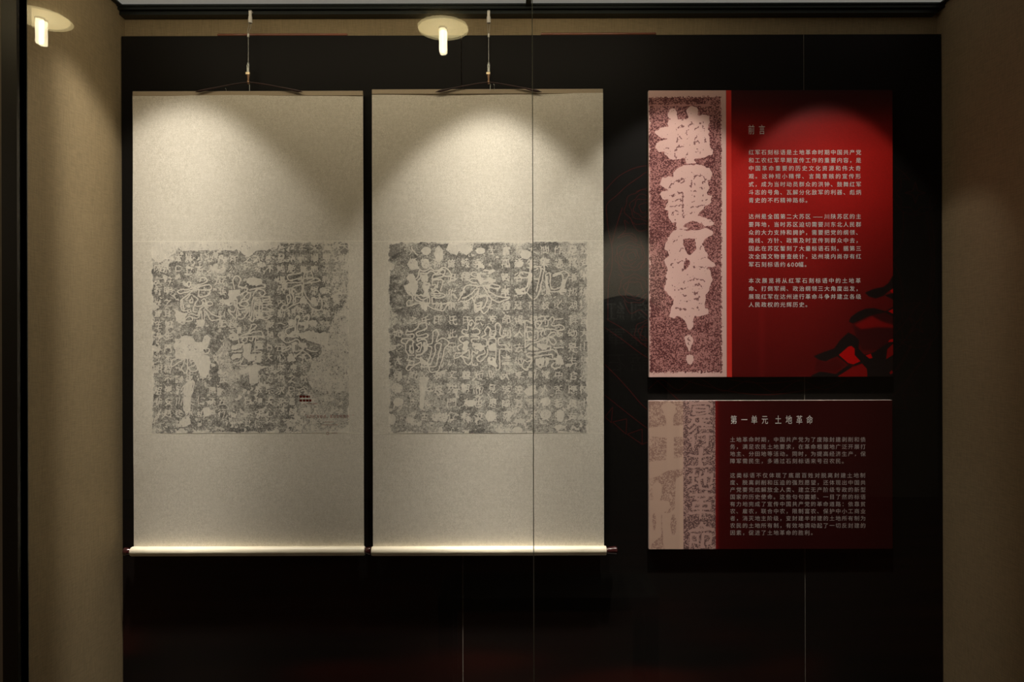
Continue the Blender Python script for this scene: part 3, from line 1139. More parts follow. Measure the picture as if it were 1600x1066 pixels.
void2 = [ell(666, 392, 8, 6.5), ell(686, 397, 7, 13), [(697, 390), (702, 378), (742, 378), (738, 392), (730, 399), (722, 396), (718, 392), (714, 399), (704, 396)],
         ell(751, 392, 8, 5), ell(645, 413, 8, 9), ell(665, 412, 6, 8), ell(642, 434, 7, 6), [(630, 446), (640, 443), (652, 440), (654, 450), (648, 462), (640, 462), (634, 455)],
         ell(612, 416, 5, 6), ell(614, 543, 5, 4), ell(811, 412, 7, 6), ell(822, 398, 9, 7), ell(662, 593, 8, 5), [(654, 592), (670, 588), (666, 604), (661, 640), (655, 638), (656, 610)],
         ell(622, 628, 8, 7), ell(640, 656, 7, 5), ell(682, 652, 9, 6), ell(694, 652, 5, 8), ell(766, 650, 8, 9), ell(852, 648, 9, 8), ell(875, 650, 6, 10), ell(852, 628, 8, 7), ell(828, 612, 9, 7),
         ell(808, 672, 8, 5), ell(875, 668, 9, 4), ell(780, 672, 8, 4), ell(620, 606, 9, 8), ell(612, 655, 6, 9), ell(735, 630, 9, 5)]
thin2 = [([(870, 376), (918, 376), (918, 450), (900, 420), (880, 400)], 0.6), ([(806, 384), (830, 380), (825, 400), (805, 405)], 0.4),
         ([(607, 590), (660, 580), (700, 620), (690, 680), (607, 680)], 0.35), ([(790, 640), (850, 600), (918, 630), (918, 680), (790, 680)], 0.32),
         ([(690, 600), (720, 595), (715, 640), (690, 640)], 0.3), ([(607, 376), (640, 376), (625, 392), (607, 405)], 0.3), ([(905, 440), (918, 440), (918, 640), (908, 640)], 0.35)]
dark2 = [(628, 480, 14, 0.2), (705, 510, 18, 0.14), (785, 490, 18, 0.14), (820, 475, 16, 0.16), (715, 632, 14, 0.14), (793, 425, 10, 0.1), (890, 565, 14, 0.12), (867, 596, 14, 0.12), (756, 608, 9, 0.2), (860, 560, 12, 0.15)]
rub2 = rubbing(607, 378, 918, 677, big2, box2, cols2, rows2, g2rows, 15.0, void2, thin2, 0.5, [2.3, 2.1, 1.45, 0.75], FILL, dark=dark2)


def paper_material(name, seed, cx, cz):
    """cream silk mount: woven flecks, faint stains, a slight sheen"""
    m = bpy.data.materials.new(name)
    m.use_nodes = True
    nt = m.node_tree
    b = nt.nodes['Principled BSDF']
    b.inputs['Roughness'].default_value = 0.55
    b.inputs['Specular IOR Level'].default_value = 0.35
    tc = nt.nodes.new('ShaderNodeTexCoord')

    def tex(scale, st, detail=3.0):
        mp = nt.nodes.new('ShaderNodeMapping')
        mp.inputs['Scale'].default_value = st
        mp.inputs['Location'].default_value = (seed, seed * 0.3, 0)
        n = nt.nodes.new('ShaderNodeTexNoise')
        n.inputs['Scale'].default_value = scale
        n.inputs['Detail'].default_value = detail
        nt.links.new(tc.outputs['Object'], mp.inputs[0])
        nt.links.new(mp.outputs[0], n.inputs['Vector'])
        return n.outputs['Fac']
    a, c, d = tex(120, (1, 1, 0.6)), tex(480, (1, 1, 0.6)), tex(5, (1, 1, 1))
    e = tex(300, (0.08, 0.08, 1.0), 1.0)

    def m_(op, x, y, z=None):
        n = nt.nodes.new('ShaderNodeMath')
        n.operation = op
        for i, v in enumerate((x, y, z)):
            if v is None:
                continue
            if isinstance(v, (int, float)):
                n.inputs[i].default_value = v
            else:
                nt.links.new(v, n.inputs[i])
        return n.outputs[0]
    s = m_('ADD', m_('MULTIPLY', a, 0.24), m_('MULTIPLY', c, 0.61))
    s = m_('ADD', s, m_('MULTIPLY', d, 0.10))
    s = m_('ADD', s, m_('MULTIPLY', e, 0.12))
    r = nt.nodes.new('ShaderNodeValToRGB')
    r.color_ramp.elements[0].position = 0.38
    r.color_ramp.elements[1].position = 0.66
    r.color_ramp.elements[0].color = srgb(198, 191, 175)
    r.color_ramp.elements[1].color = srgb(230, 223, 209)
    nt.links.new(s, r.inputs[0])
    nt.links.new(r.outputs[0], b.inputs['Base Color'])
    bp = nt.nodes.new('ShaderNodeBump')
    bp.inputs['Strength'].default_value = 0.45
    bp.inputs['Distance'].default_value = 0.0006
    nt.links.new(m_('ADD', c, m_('MULTIPLY', a, 0.8)), bp.inputs['Height'])
    nt.links.new(bp.outputs[0], b.inputs['Normal'])
    return m


M['roller_paper'] = material('roller_paper', srgb(226, 216, 192), 0.38, spec=0.5, nscale=40, namount=0.06, stretch=(0.15, 1, 1), bump=0.5)
M['slat_cloth'] = material('top_band', srgb(172, 156, 132), 0.75, nscale=300, namount=0.06)
M['mend'] = material('paper_seam', srgb(232, 226, 210), 0.7)


def wave(x, z, k):
    return 0.0022 * math.sin(x * 5.1 + k) * math.sin(z * 2.3 + k * 2) + 0.0012 * math.sin(z * 9 + x * 3 + k) + 0.0008 * math.sin(x * 17 + k)


def sheet(name, x0, x1, z0, z1, Y, k, mat, parent, nx=24, nz=50, th=0.0012, uv=None, curl=0.0):
    vs, fs = [], []
    for s in (0, 1):
        for j in range(nz + 1):
            for i in range(nx + 1):
                x = x0 + (x1 - x0) * i / nx
                z = z0 + (z1 - z0) * j / nz
                e = abs(2 * i / nx - 1) ** 6
                vs.append((x, Y - wave(x, z, k) - curl * e + s * th, z))
    n1 = (nx + 1) * (nz + 1)
    idx = lambda s, i, j: s * n1 + j * (nx + 1) + i
    for j in range(nz):
        for i in range(nx):
            fs.append((idx(0, i, j), idx(0, i + 1, j), idx(0, i + 1, j + 1), idx(0, i, j + 1)))
            fs.append((idx(1, i, j), idx(1, i, j + 1), idx(1, i + 1, j + 1), idx(1, i + 1, j)))
    for j in range(nz):
        fs.append((idx(0, 0, j), idx(0, 0, j + 1), idx(1, 0, j + 1), idx(1, 0, j)))
        fs.append((idx(0, nx, j), idx(1, nx, j), idx(1, nx, j + 1), idx(0, nx, j + 1)))
    for i in range(nx):
        fs.append((idx(0, i, 0), idx(1, i, 0), idx(1, i + 1, 0), idx(0, i + 1, 0)))
        fs.append((idx(0, i, nz), idx(0, i + 1, nz), idx(1, i + 1, nz), idx(1, i, nz)))
    mb = MB().add(vs, fs)
    return mb.build(name, mat, parent, smooth=True, uv=uv)


YS = D - 0.022           # paper plane of the scrolls


def scroll(label, px0, px1, pt, pb_top, pb_bot, rimg, rx, k, knob_l, knob_r):
    x0, x1, z0, z1 = rect(px0, pt, px1, pb_top + 6, YS)
    root = thing('hanging_scroll', label, 'scroll', ((x0 + x1) / 2, YS, z0), 'hanging scrolls in the display case')
    zb = P((px0 + px1) / 2, pt + 7.5, YS).z
    sheet('mount', x0, x1, z0, zb + 0.002, YS, k, paper_material('silk_mount', k * 3.7, 0, 0), root, curl=0.0006)
    ux0, ux1, uz0, uz1 = rect(rx[0], rx[1], rx[2], rx[3], YS - 0.0012)
    M['r'] = image_material('ink_rubbing', image('ink_rubbing', rimg), 0.7, 0.2)
    sheet('rubbing', ux0, ux1, uz0, uz1, YS - 0.0005, k, M['r'], root, nz=90, nx=40, th=0.0003, uv=(ux0, ux1, uz0, uz1), curl=0.0)
    # paper seams above and below the rubbing, a hair proud of the mount
    for yy_ in (rx[1] - 1.0, rx[3] + 0.5):
        zs = P((px0 + px1) / 2, yy_, YS).z
        sheet('seam', x0 + 0.001, x1 - 0.001, zs - 0.0012, zs + 0.0012, YS - 0.00012, k, M['mend'], root, nz=1, th=0.0001, curl=0.0006)
    # wooden slat wrapped in cloth along the top edge
    MB().box(x0, x1, YS - 0.0022, YS + 0.006, zb, z1, bev=0.0012).build('top_slat', M['slat_cloth'], root)
    # roller
    r = (P(0, pb_top, YS).z - P(0, pb_bot, YS).z) / 2
    ax0, ax1 = P(px0 - 2, 0, YS).x, P(px1 + 1, 0, YS).x
    zc = (P((px0 + px1) / 2, pb_top, YS).z + P((px0 + px1) / 2, pb_bot, YS).z) / 2
    Yr = YS - r + 0.004
    prof = [(0, r * 0.90), (0.004, r)]
    for i in range(1, 40):
        d = (ax1 - ax0) * i / 40
        prof.append((d, r * (1 + 0.012 * math.sin(i * 1.7 + k) * math.sin(i * 0.4))))
    prof += [(ax1 - ax0 - 0.004, r), (ax1 - ax0, r * 0.9)]
    MB().lathe((ax0, Yr, zc), (1, 0, 0), prof, 36).build('roller', M['roller_paper'], root, smooth=True)
    for s, kx, rr in ((-1, knob_l, 0.90), (1, knob_r, 0.90)):
        L = abs(P(kx, 0, Yr).x - (ax0 if s < 0 else ax1))
        pr = [(0, r * 0.62), (L * 0.12, r * 0.62), (L * 0.2, r * 0.72), (L * 0.55, r * 0.78), (L * 0.8, r * rr), (L * 0.94, r * rr * 0.96), (L, r * 0.7)]
        MB().lathe(((ax0 if s < 0 else ax1), Yr, zc), (s, 0, 0), pr, 28).build('roller_knob', M['knob'], root, smooth=True)
    return root, x0, x1, z1


s1 = scroll('hanging scroll beside the left case wall, rubbing with pale torn patches', 208.3, 568, 142.5, 852.5, 867, rub1, (237, 378, 545, 677), 1.0, 192, 577.5)
s2 = scroll('hanging scroll next to the red panels, denser grey rubbing of large outlined characters', 582, 943, 139.5, 852, 866.5, rub2, (607, 378, 918, 677), 2.6, 579, 962)

# ---- curved wooden hangers above each scroll
for (cxp, l, r_, lab) in ((388, 305, 473, 'dark red bowed wooden hanger above the left scroll'), (764, 680, 847, 'dark red bowed wooden hanger above the scroll beside the red panels')):
    Yh = YS - 0.012
    hp = []
    rad = []
    for i in range(25):
        t = i / 24
        x = l + (r_ - l) * t
        s = abs(2 * t - 1)
        y = 128.5 + 15.5 * (s ** 1.25)
        hp.append(P(x, y, Yh))
        rad.append(0.0026 + 0.0022 * math.exp(-((s - 0.86) / 0.16) ** 2) if s < 0.999 else 0.0006)
    h = thing('scroll_hanger', lab, 'hanger', P(cxp, 128, Yh), 'wooden hangers of the scrolls')
    MB().tube(hp, rad, 10, flat=0.8).build('bow', M['lacquer'], h, smooth=True)
    # thin cord loops from the bow to the top slat
    MB().tube([P(cxp + 2, 129, Yh + 0.006), P(cxp + 2, 142, YS - 0.009)], 0.0009, 6).build('cord', M['steel'], h)
    MB().tube([P(cxp + (7 if cxp > 600 else -36), 131 if cxp > 600 else 138, Yh - 0.006), P(cxp + (8.5 if cxp > 600 else -35), 133 if cxp > 600 else 139, Yh - 0.0075),
               P(cxp + (8 if cxp > 600 else -34.5), 142, YS - 0.009)], 0.0009, 6).build('cord', M['steel'], h)

# ---- cable hangers from the rail
for (cx_, lab) in ((391, 'steel cable hanger holding the left scroll from the dark rail'), (763.5, 'steel cable hanger holding the scroll beside the red panels from the dark rail')):
    Yh = YS - 0.012
    h = thing('cable_hanger', lab, 'hanger', P(cx_, 16, Yh), 'cable hangers on the rail')
    dx = -3 if cx_ < 600 else 0
    a, b, c, d = P(cx_, 16, Yh), P(cx_, 26, Yh), P(cx_, 30, Yh), P(cx_, 37, Yh)
    w = 0.0062
    # moulded clip: narrow hook on the rail, broad rounded body
    MB().box(a.x - w * 0.85, a.x + w * 0.85, Yh - 0.003, Yh + 0.003, b.z, a.z, bev=0.001).box(a.x - w * 0.85, a.x + w * 0.85, Yh - 0.003, D - 0.018, a.z - 0.004, a.z, bev=0.001)\
        .lathe((a.x, Yh, b.z + 0.004), (0, 0, -1), [(0, w * 0.8), (0.006, w * 1.15), (b.z - d.z - 0.004, w * 1.25), (b.z - d.z + 0.001, w * 1.2), (b.z - d.z + 0.003, w * 0.8)], 16)\
        .build('rail_clip', M['white_paint'], h, smooth=True)
    f = P(cx_ + dx, 55.5, Yh)
    lp = MB()
    for s in (-1, 1):
        lp.tube([(d.x + s * 0.0035, Yh, d.z + 0.002), (d.x + s * 0.0045 + (f.x - d.x) * 0.3, Yh, d.z - 0.012), (f.x + s * 0.0035, Yh, f.z + 0.018), (f.x + s * 0.001, Yh, f.z)], 0.0006, 6)
    lp.build('cable_loop', M['steel'], h, smooth=True)
    fe = P(cx_ + dx, 53, Yh), P(cx_ + dx, 58, Yh)
    MB().tube([fe[0], fe[1]], 0.0036, 12).build('ferrule', M['white_paint'], h, smooth=False)
    e = P(cx_ + dx, 98, Yh)
    MB().tube([fe[1], e], 0.0009, 8).build('cable', M['steel'], h)
    g0, g1_ = P(cx_ + dx, 97, Yh), P(cx_ + dx, 113, Yh)
    Lg = g0.z - g1_.z
    MB().lathe(g0, (0, 0, -1), [(0, 0.0022), (Lg * 0.12, 0.0044), (Lg * 0.35, 0.0048), (Lg * 0.45, 0.0034), (Lg * 0.75, 0.0040), (Lg, 0.0050)], 14)\
        .box(g0.x - 0.0042, g0.x - 0.0022, Yh - 0.0042, Yh - 0.0022, g1_.z, g0.z - Lg * 0.3).box(g0.x + 0.0022, g0.x + 0.0042, Yh - 0.0042, Yh - 0.0022, g1_.z, g0.z - Lg * 0.3).build('cable_gripper', M['steel'], h, smooth=True)
    k0 = P(cx_ + dx - 0.6, 113, Yh)
    k1 = P(cx_ + dx - 0.6, 117, Yh)
    MB().box(k0.x - 0.0075, k0.x + 0.0075, Yh - 0.005, Yh + 0.005, k1.z, k0.z, bev=0.001).build('hook_plate', M['brass'], h)
    q0, q1 = P(cx_ + dx, 117, Yh), P(cx_ + dx, 129, Yh)
    MB().lathe(q0, (0, 0, -1), [(0, 0.0055), ((q0.z - q1.z) * 0.35, 0.0042), ((q0.z - q1.z) * 0.6, 0.0030), (q0.z - q1.z, 0.0034)], 12)\
        .tube([q1 + Vector((0.004 * math.cos(t), -0.006 * math.sin(t) * 0.5, 0.006 * math.sin(t) + 0.002)) for t in [i * 2 * math.pi / 12 for i in range(13)]], 0.0016, 6).build('hook', M['copper'], h, smooth=True)

# ---- two wooden rods lying on the ledge on top of the boards
for i, (xa, ya, xb, yb, lab) in enumerate(((340, 57.8, 543, 54.6, 'slim reddish wooden rod on the board top above the left scroll'),
                                          (845, 53.6, 1025, 51.0, 'slim reddish wooden rod on the board top right of the glass joint'))):
    Yr = D + 0.0062
    rr = 0.0056
    a, b = P(xa, ya, Yr), P(xb, yb, Yr)
    a.z = b.z = zt + rr + 0.0003
    o = MB().tube([a, a + Vector((0.004, 0, 0)), b - Vector((0.004, 0, 0)), b], [rr * 0.7, rr, rr, rr * 0.75], 14).build('wooden_rod', M['copper_rod'], smooth=True)
    tag(o, lab, 'rod', 'wooden rods on the backdrop top')


# ================================================================== TEXT PANELS
def lettering(name, items, Y, mat, parent, th=0.0003):
    """items: (char, px centre, py centre, width px, height px) -> one flat printed mesh"""
    mb = MB()
    for c, cx, cy, w, h in items:
        if not c.strip():
            continue
        glyphs(c)
        vs, ts = _gcache[c]
        o = P(cx, cy, Y)
        k = Y / FPX
        base = [(o.x + (v[0] - 0.5) * w * k, Y, o.z + (v[1] - 0.38) * h * k) for v in vs]
        mb.add(base, [tuple(t) for t in ts.tolist()])
    return mb.build(name, mat, parent)


def para(lines, x0, x1, ys, em, full):
    out = []
    for s, y in zip(lines, ys):
        s = s.replace('——', '—\u2003')
        units = [0.62 if c in '0123456789' else 1.0 for c in s]
        last = s.endswith('。') and len(s) < full - 2
        pitch = (x1 - x0) / (full if last else sum(units))
        x = x0
        for c, u in zip(s, units):
            if c == '—':
                out.append((c, x + pitch * 1.0, y, em * 1.7, em))
            elif c in '，、。：':
                out.append((c, x + em * 0.5, y, em, em))
            elif c in '0123456789':
                out.append((c, x + pitch * 0.5 + 1.2, y, em * 1.15, em * 1.1))
            else:
                out.append((c, x + em * 0.5, y, em, em))
            x += pitch * u
    return out


YP = D - 0.018           # printed face of the panels
PT = 0.012

# ---- print of the big panel
S1 = 3.0
ax0, ay0, ax1_, ay1 = 1014.0, 141.0, 1395.0, 589.0
w, h = int((ax1_ - ax0) * S1), int((ay1 - ay0) * S1)
yy, xx = np.mgrid[0:h, 0:w]
X, Y = xx / S1 + ax0, yy / S1 + ay0


def TT(p, sx=ax0, sy=ay0, s=S1):
    return [((a - sx) * s, (b - sy) * s) for a, b in p]


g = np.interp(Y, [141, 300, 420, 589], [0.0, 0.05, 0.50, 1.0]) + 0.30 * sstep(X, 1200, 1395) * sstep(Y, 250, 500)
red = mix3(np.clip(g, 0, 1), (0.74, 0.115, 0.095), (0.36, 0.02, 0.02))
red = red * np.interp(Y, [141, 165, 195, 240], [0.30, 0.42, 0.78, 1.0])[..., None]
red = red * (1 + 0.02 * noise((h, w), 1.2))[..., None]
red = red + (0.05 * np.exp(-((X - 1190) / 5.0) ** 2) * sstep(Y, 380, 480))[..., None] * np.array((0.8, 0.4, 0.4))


def paint(rgb, pts, col, soft=1.2, T_=TT, a=1.0):
    m = np.zeros(rgb.shape[:2])
    poly(m, T_(pts))
    return mix3(fblur(m, soft) * a, rgb, col)


BLK, BR, MR, DR = (0.10, 0.06, 0.055), (0.74, 0.0, 0.0), (0.52, 0.02, 0.02), (0.24, 0.02, 0.03)
red = paint(red, [(1332, 506), (1345, 499), (1360, 493), (1380, 489), (1397, 492), (1397, 535), (1372, 548), (1346, 548), (1338, 530)], DR, 4)
red = paint(red, [(1334, 508), (1350, 500), (1362, 494), (1376, 502), (1397, 509), (1397, 513), (1370, 512), (1345, 515)], MR, 4)
red = paint(red, [(1351, 458), (1365, 452), (1380, 449), (1388, 443), (1397, 428), (1397, 452), (1388, 456), (1380, 463), (1368, 467), (1358, 464)], BLK, 2.2)
red = paint(red, [(1382, 462), (1397, 458), (1397, 470)], BLK, 2)
red = paint(red, [(1390, 455), (1397, 450), (1397, 461)], BR)
red = paint(red, [(1326, 503), (1329, 496), (1340, 488), (1352, 483), (1365, 482), (1384, 487), (1397, 479), (1397, 496), (1383, 489), (1372, 491), (1358, 494), (1345, 500), (1332, 506)], BLK, 1.8)
red = paint(red, [(1387, 487), (1397, 482), (1397, 492)], BR)
red = paint(red, [(1271, 557), (1285, 551), (1303, 545), (1312, 532), (1325, 520), (1335, 525), (1342, 532), (1341, 545), (1350, 555), (1365, 551), (1380, 541), (1397, 532), (1397, 591), (1353, 591), (1350, 575),
                  (1346, 568), (1335, 572), (1325, 570), (1308, 557), (1298, 561), (1290, 565), (1280, 563)], BLK, 1.8)
red = paint(red, [(1268, 587), (1280, 581), (1290, 582), (1305, 585), (1325, 571), (1332, 572), (1312, 591), (1266, 591)], BLK, 2.2)
red = paint(red, [(1275, 563), (1292, 567), (1305, 560), (1320, 571), (1303, 582), (1285, 579), (1272, 580)], (0.30, 0.01, 0.015), 2.5)
red = paint(red, [(1310, 555), (1325, 542), (1330, 541), (1335, 545), (1335, 555), (1344, 565), (1333, 570), (1325, 568)], BR, 1.0)
red = paint(red, [(1309, 588), (1330, 575), (1347, 569), (1354, 577), (1355, 591), (1308, 591)], MR, 1.0)
red = paint(red, [(1352, 556), (1360, 553), (1363, 560), (1358, 561)], BR, 0.8)
red = paint(red, [(1384, 562), (1386, 546), (1397, 536), (1397, 554)], MR, 0.8)
red = paint(red, [(1387, 535), (1390, 531), (1397, 530), (1397, 535)], BR, 0.8)
red = paint(red, [(1389, 583), (1393, 579), (1395, 583), (1391, 586)], MR, 0.8)


def stipple(shape, cover, a, b, dark, pale, seed_s=1.0):
    """worm-like ink stipple"""
    n = noise(shape, 1.0 * seed_s) + 0.7 * noise(shape, 1.9 * seed_s)
    n = n / n.std()
    lo = noise(shape, 20) * 0.25
    m = sstep(n + lo, -cover - 0.35, -cover + 0.55)
    return m


pale = mix3(noise((h, w), 30) * 0.05 + 0.5, (0.90, 0.745, 0.71), (0.88, 0.715, 0.685))
pink = np.array((0.74, 0.52, 0.50))
sil = np.zeros((h, w))
scr_ = np.zeros((h, w))


def pz(txt, ox, oy, sc):
    return TT([(ox + float(p.split(',')[0]) / sc, oy + float(p.split(',')[1]) / sc) for p in txt.split()])


for ox, oy, sc, txt in (
        (1010, 135, 8.0, '300,290 330,275 370,280 395,320 385,370 400,420 500,410 520,380 510,290 560,235 620,250 650,300 640,350 790,370 800,440 780,480 775,580 795,620 800,760 830,800 820,850 750,885 620,890 600,920 640,960 500,960 490,900 380,915 300,900 230,840 240,800 160,810 110,770 115,700 180,670 290,640 170,630 130,600 125,540 200,510 290,480 250,470 260,440 310,410 280,380 260,330'),
        (1010, 268, 6.46, '150,90 170,60 280,40 270,0 330,-50 380,-70 480,-60 510,-80 560,-70 570,-50 640,-40 670,0 660,80 620,90 640,170 600,200 660,260 655,310 590,350 520,450 690,500 680,540 600,545 520,510 480,490 420,510 370,545 420,590 310,570 300,550 300,520 250,515 215,470 225,400 185,380 220,300 230,280 150,265 130,230 150,200 230,185 180,165 140,130'),
        (1010, 268, 6.46, '270,590 310,570 340,590 420,600 600,570 660,590 665,640 600,670 560,740 600,790 620,850 620,880 690,920 680,955 620,965 640,1070 200,1070 215,1000 200,960 180,910 230,850 220,800 190,780 185,740 230,650'),
        (1010, 433, 6.46, '220,0 180,110 200,160 240,180 270,230 270,290 240,330 230,390 270,415 350,410 380,450 430,540 455,540 480,430 490,400 590,385 620,370 620,330 590,300 600,200 640,110 655,0 640,-70 200,-70'),
        (1010, 433, 6.46, '385,600 430,585 465,620 460,680 440,755 410,720 385,650'),
        (1010, 433, 6.46, '400,832 410,795 437,785 464,797 474,832 464,868 437,879 410,866')):
    poly(sil, pz(txt, ox, oy, sc))
cut = np.zeros((h, w))
for txt in ('375,670 480,670 500,780 450,840 410,840 370,740', '440,540 470,500 570,560 540,590 440,590', '395,880 440,900 430,960 400,990 380,960'):
    poly(cut, pz(txt, 1010, 268, 6.46))
sil = sil * (1 - 0.95 * sstep(fblur(cut, 4) + 0.12 * noise((h, w), 3), 0.35, 0.6))
for ox, oy, sc, txts in ((1010, 135, 8.0, ('370,560 430,480', '385,700 400,640 450,650', '500,600 550,480 600,465', '620,540 650,500 680,450', '605,720 620,600', '625,680 660,690 650,715', '720,680 740,660 750,690', '640,770 650,800 610,830', '370,900 380,760 470,740',
                                         '700,440 720,560', '230,780 280,770', '410,500 450,480 470,500', '500,900 520,820', '510,660 550,630')),
                         (1010, 268, 6.46, ('230,160 300,100 400,60 420,50', '330,100 350,120 385,90', '450,150 490,50 580,50', '230,255 350,210 380,260', '240,295 360,280', '230,350 380,335', '270,430 290,400 320,405 310,430', '370,250 370,460 400,440',
                                            '450,200 490,200', '450,240 490,245', '450,300 490,295', '550,175 590,165', '560,240 590,235', '560,295 610,285', '450,375 500,350 590,345', '440,420 490,405', '570,50 600,80 560,110',
                                            '260,720 350,645', '330,800 360,760', '240,950 260,940 270,970', '300,920 380,905 400,960 360,1000', '480,960 600,970', '520,780 560,750', '540,880 590,870')),
                         (1010, 433, 6.46, ('370,50 420,30 540,20 580,40', '320,125 410,100', '470,90 520,70 560,100', '350,180 400,180', '470,160 530,170 520,220 480,230', '340,245 410,240', '280,310 400,325', '460,325 520,300', '425,610 425,680', '260,60 290,130'))):
    for t_ in txts:
        line(scr_, pz(t_, ox, oy, sc), 2.1)
cm = sstep(fblur(warp(sil, 2.5, 6), 2.2) + noise((h, w), 3) * 0.07, 0.42, 0.56)
st = stipple((h, w), 0.12, 0, 0, 0, 0)
inkm = st * (1 - cm)
inside = sstep(X + noise((h, w), 3) * 0.8, 1014, 1016) * (1 - sstep(X + noise((h, w), 2) * 0.8, 1126.5, 1127.5)) * sstep(Y + noise((h, w), 2), 150.5, 152) * (1 - sstep(Y + noise((h, w), 2), 580.5, 582))
vein = sstep(fblur(warp(scr_, 3.0, 3), 1.6) + 0.17 * noise((h, w), 2.0), 0.34, 0.52) * cm * 0.7          # ink left in the narrow gaps between strokes
inkm = np.maximum(inkm, vein) * inside
scr = sstep(np.abs(Y - 164) + 0.8 * noise((h, w), 6), 0.8, 1.8)
inkm = inkm * scr
fld = (1 - cm) * inside
strip = mix3(inkm * 0.88, pale * (1 - fld[..., None]) + pink * fld[..., None], (0.31, 0.145, 0.155))
cut1 = sstep(X, 1134.6, 1135.0)
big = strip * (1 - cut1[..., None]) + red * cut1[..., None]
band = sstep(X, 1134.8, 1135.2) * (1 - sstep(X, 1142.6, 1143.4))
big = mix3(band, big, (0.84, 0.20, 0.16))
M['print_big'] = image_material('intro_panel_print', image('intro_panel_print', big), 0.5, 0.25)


def text_panel(label, r, mat, name='text_panel'):
    x0, x1, z0, z1 = rect(*r, YP)
    root = thing(name, label, 'panel', ((x0 + x1) / 2, YP, z0), 'red text panels')
    MB().box(x0, x1, YP, D - 0.0005, z0, z1, mi=1, front=0).build('board', [mat, M['panel_edge']], root, uv=(x0, x1, z0, z1))
    return root


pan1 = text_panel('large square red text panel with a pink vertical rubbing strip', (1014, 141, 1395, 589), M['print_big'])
YL = YP - 0.0004
for it in (('前', 1174, 202.5, 10.5, 16), ('言', 1190.5, 202.5, 10.5, 16)):
    lettering('heading_character', [it], YL, M['letter'], pan1)
T1 = ['红军石刻标语是土地革命时期中国共产党', '和工农红军早期宣传工作的重要内容，是', '中国革命重要的历史文化资源和伟大奇', '观。这种短小精悍、言简意赅的宣传形',
      '式，成为当时动员群众的洪钟、鼓舞红军', '斗志的号角、瓦解分化敌军的利器、彪炳', '青史的不朽精神路标。']
T2 = ['达州是全国第二大苏区——川陕苏区的主', '要阵地，当时苏区迫切需要川东北人民群', '众的大力支持和拥护，需要把党的纲领、', '路线、方针、政策及时宣传到群众中去，',
      '因此在苏区錾刻了大量标语石刻。据第三', '次全国文物普查统计，达州境内尚存有红', '军石刻标语约600幅。']
T3 = ['本次展览将从红军石刻标语中的土地革', '命、打倒军阀、政治纲领三大角度出发，', '展现红军在达州进行革命斗争并建立各级', '人民政权的光辉历史。']
for tx, y0_ in ((T1, 238.0), (T2, 338.3), (T3, 438.6)):
    lettering('paragraph', para(tx, 1169.5, 1347, [y0_ + 12.5 * i for i in range(len(tx))], 8.6, 18), YL, M['letter'], pan1)

# ---- print of the lower panel
bx, by, bx2, by2 = 1014.0, 626.0, 1394.5, 858.0
w, h = int((bx2 - bx) * S1), int((by2 - by) * S1)
yy, xx = np.mgrid[0:h, 0:w]
X, Y = xx / S1 + bx, yy / S1 + by
TB = lambda p: TT(p, bx, by)
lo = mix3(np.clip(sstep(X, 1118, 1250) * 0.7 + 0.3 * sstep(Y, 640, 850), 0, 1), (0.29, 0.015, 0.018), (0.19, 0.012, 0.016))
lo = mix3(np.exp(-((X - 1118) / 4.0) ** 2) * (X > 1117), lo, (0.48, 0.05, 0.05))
chm = np.zeros((h, w))
for c, cy, ch in (('寔', 646, 44), ('行', 682, 34), ('土', 716, 34), ('地', 750, 36), ('革', 789, 46), ('命', 836, 46)):
    gch = np.zeros((h, w))
    stamp(gch, c, (1095 - bx) * S1, (cy - by) * S1, 44 * S1, ch * S1, shear=-0.04)
    gch = warp(gch, 2.4, 10)
    chm = np.maximum(chm, fblur(gch, 2.5))
cm = sstep(chm + noise((h, w), 2.5) * 0.03, 0.22, 0.33)
ov = np.zeros((h, w))
for pg in ([(1033, 634), (1045, 627), (1057, 634), (1052, 655), (1052, 665), (1071, 664), (1071, 683), (1053, 682), (1053, 716), (1071, 714), (1071, 732), (1045, 735), (1025, 745), (1014, 748), (1014, 722), (1041, 718), (1042, 684), (1030, 683), (1014, 681), (1014, 668), (1041, 665), (1041, 655)],
           [(1018, 760), (1026, 752), (1034, 757), (1034, 772), (1031, 782), (1044, 782), (1047, 790), (1044, 799), (1033, 800), (1033, 845), (1024, 858), (1014, 858), (1014, 782), (1021, 780)],
           [(1056, 748), (1066, 742), (1073, 742), (1073, 860), (1040, 860), (1036, 850), (1034, 800), (1044, 802), (1054, 795)]):
    poly(ov, TB(pg))
for pg in (ell(1052, 820, 4.5, 17), ell(1022, 815, 3, 14), [(1018, 850), (1034, 836), (1036, 850), (1030, 858), (1016, 858)]):
    poly(ov, TB(pg), 0.0)
ovm = sstep(fblur(ov, 2) + noise((h, w), 4) * 0.06, 0.42, 0.55)
left = 1 - sstep(X, 1066.5, 1068.5)
st = stipple((h, w), 0.25, 0, 0, 0, 0)
ink = st * (1 - np.where(left > 0.5, ovm, cm))
col_i = mix3(left, (0.29, 0.195, 0.20), (0.58, 0.44, 0.40))
pal = mix3(left, (0.76, 0.61, 0.575), (0.79, 0.66, 0.59))
sc = sstep(X, 1058, 1066) * (1 - sstep(X, 1069, 1070))                                    # pale vertical seam
strip = pal * (1 - (ink * 0.75)[..., None]) + col_i * (ink * 0.75)[..., None]
strip = strip * (1 + 0.05 * sc[..., None])
cut2 = sstep(X, 1117.6, 1118.2)
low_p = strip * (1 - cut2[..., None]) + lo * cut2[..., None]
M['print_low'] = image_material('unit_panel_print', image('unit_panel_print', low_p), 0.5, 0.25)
pan2 = text_panel('small wide dark red text panel hung under the large red one', (1014, 626, 1394.5, 858), M['print_low'])
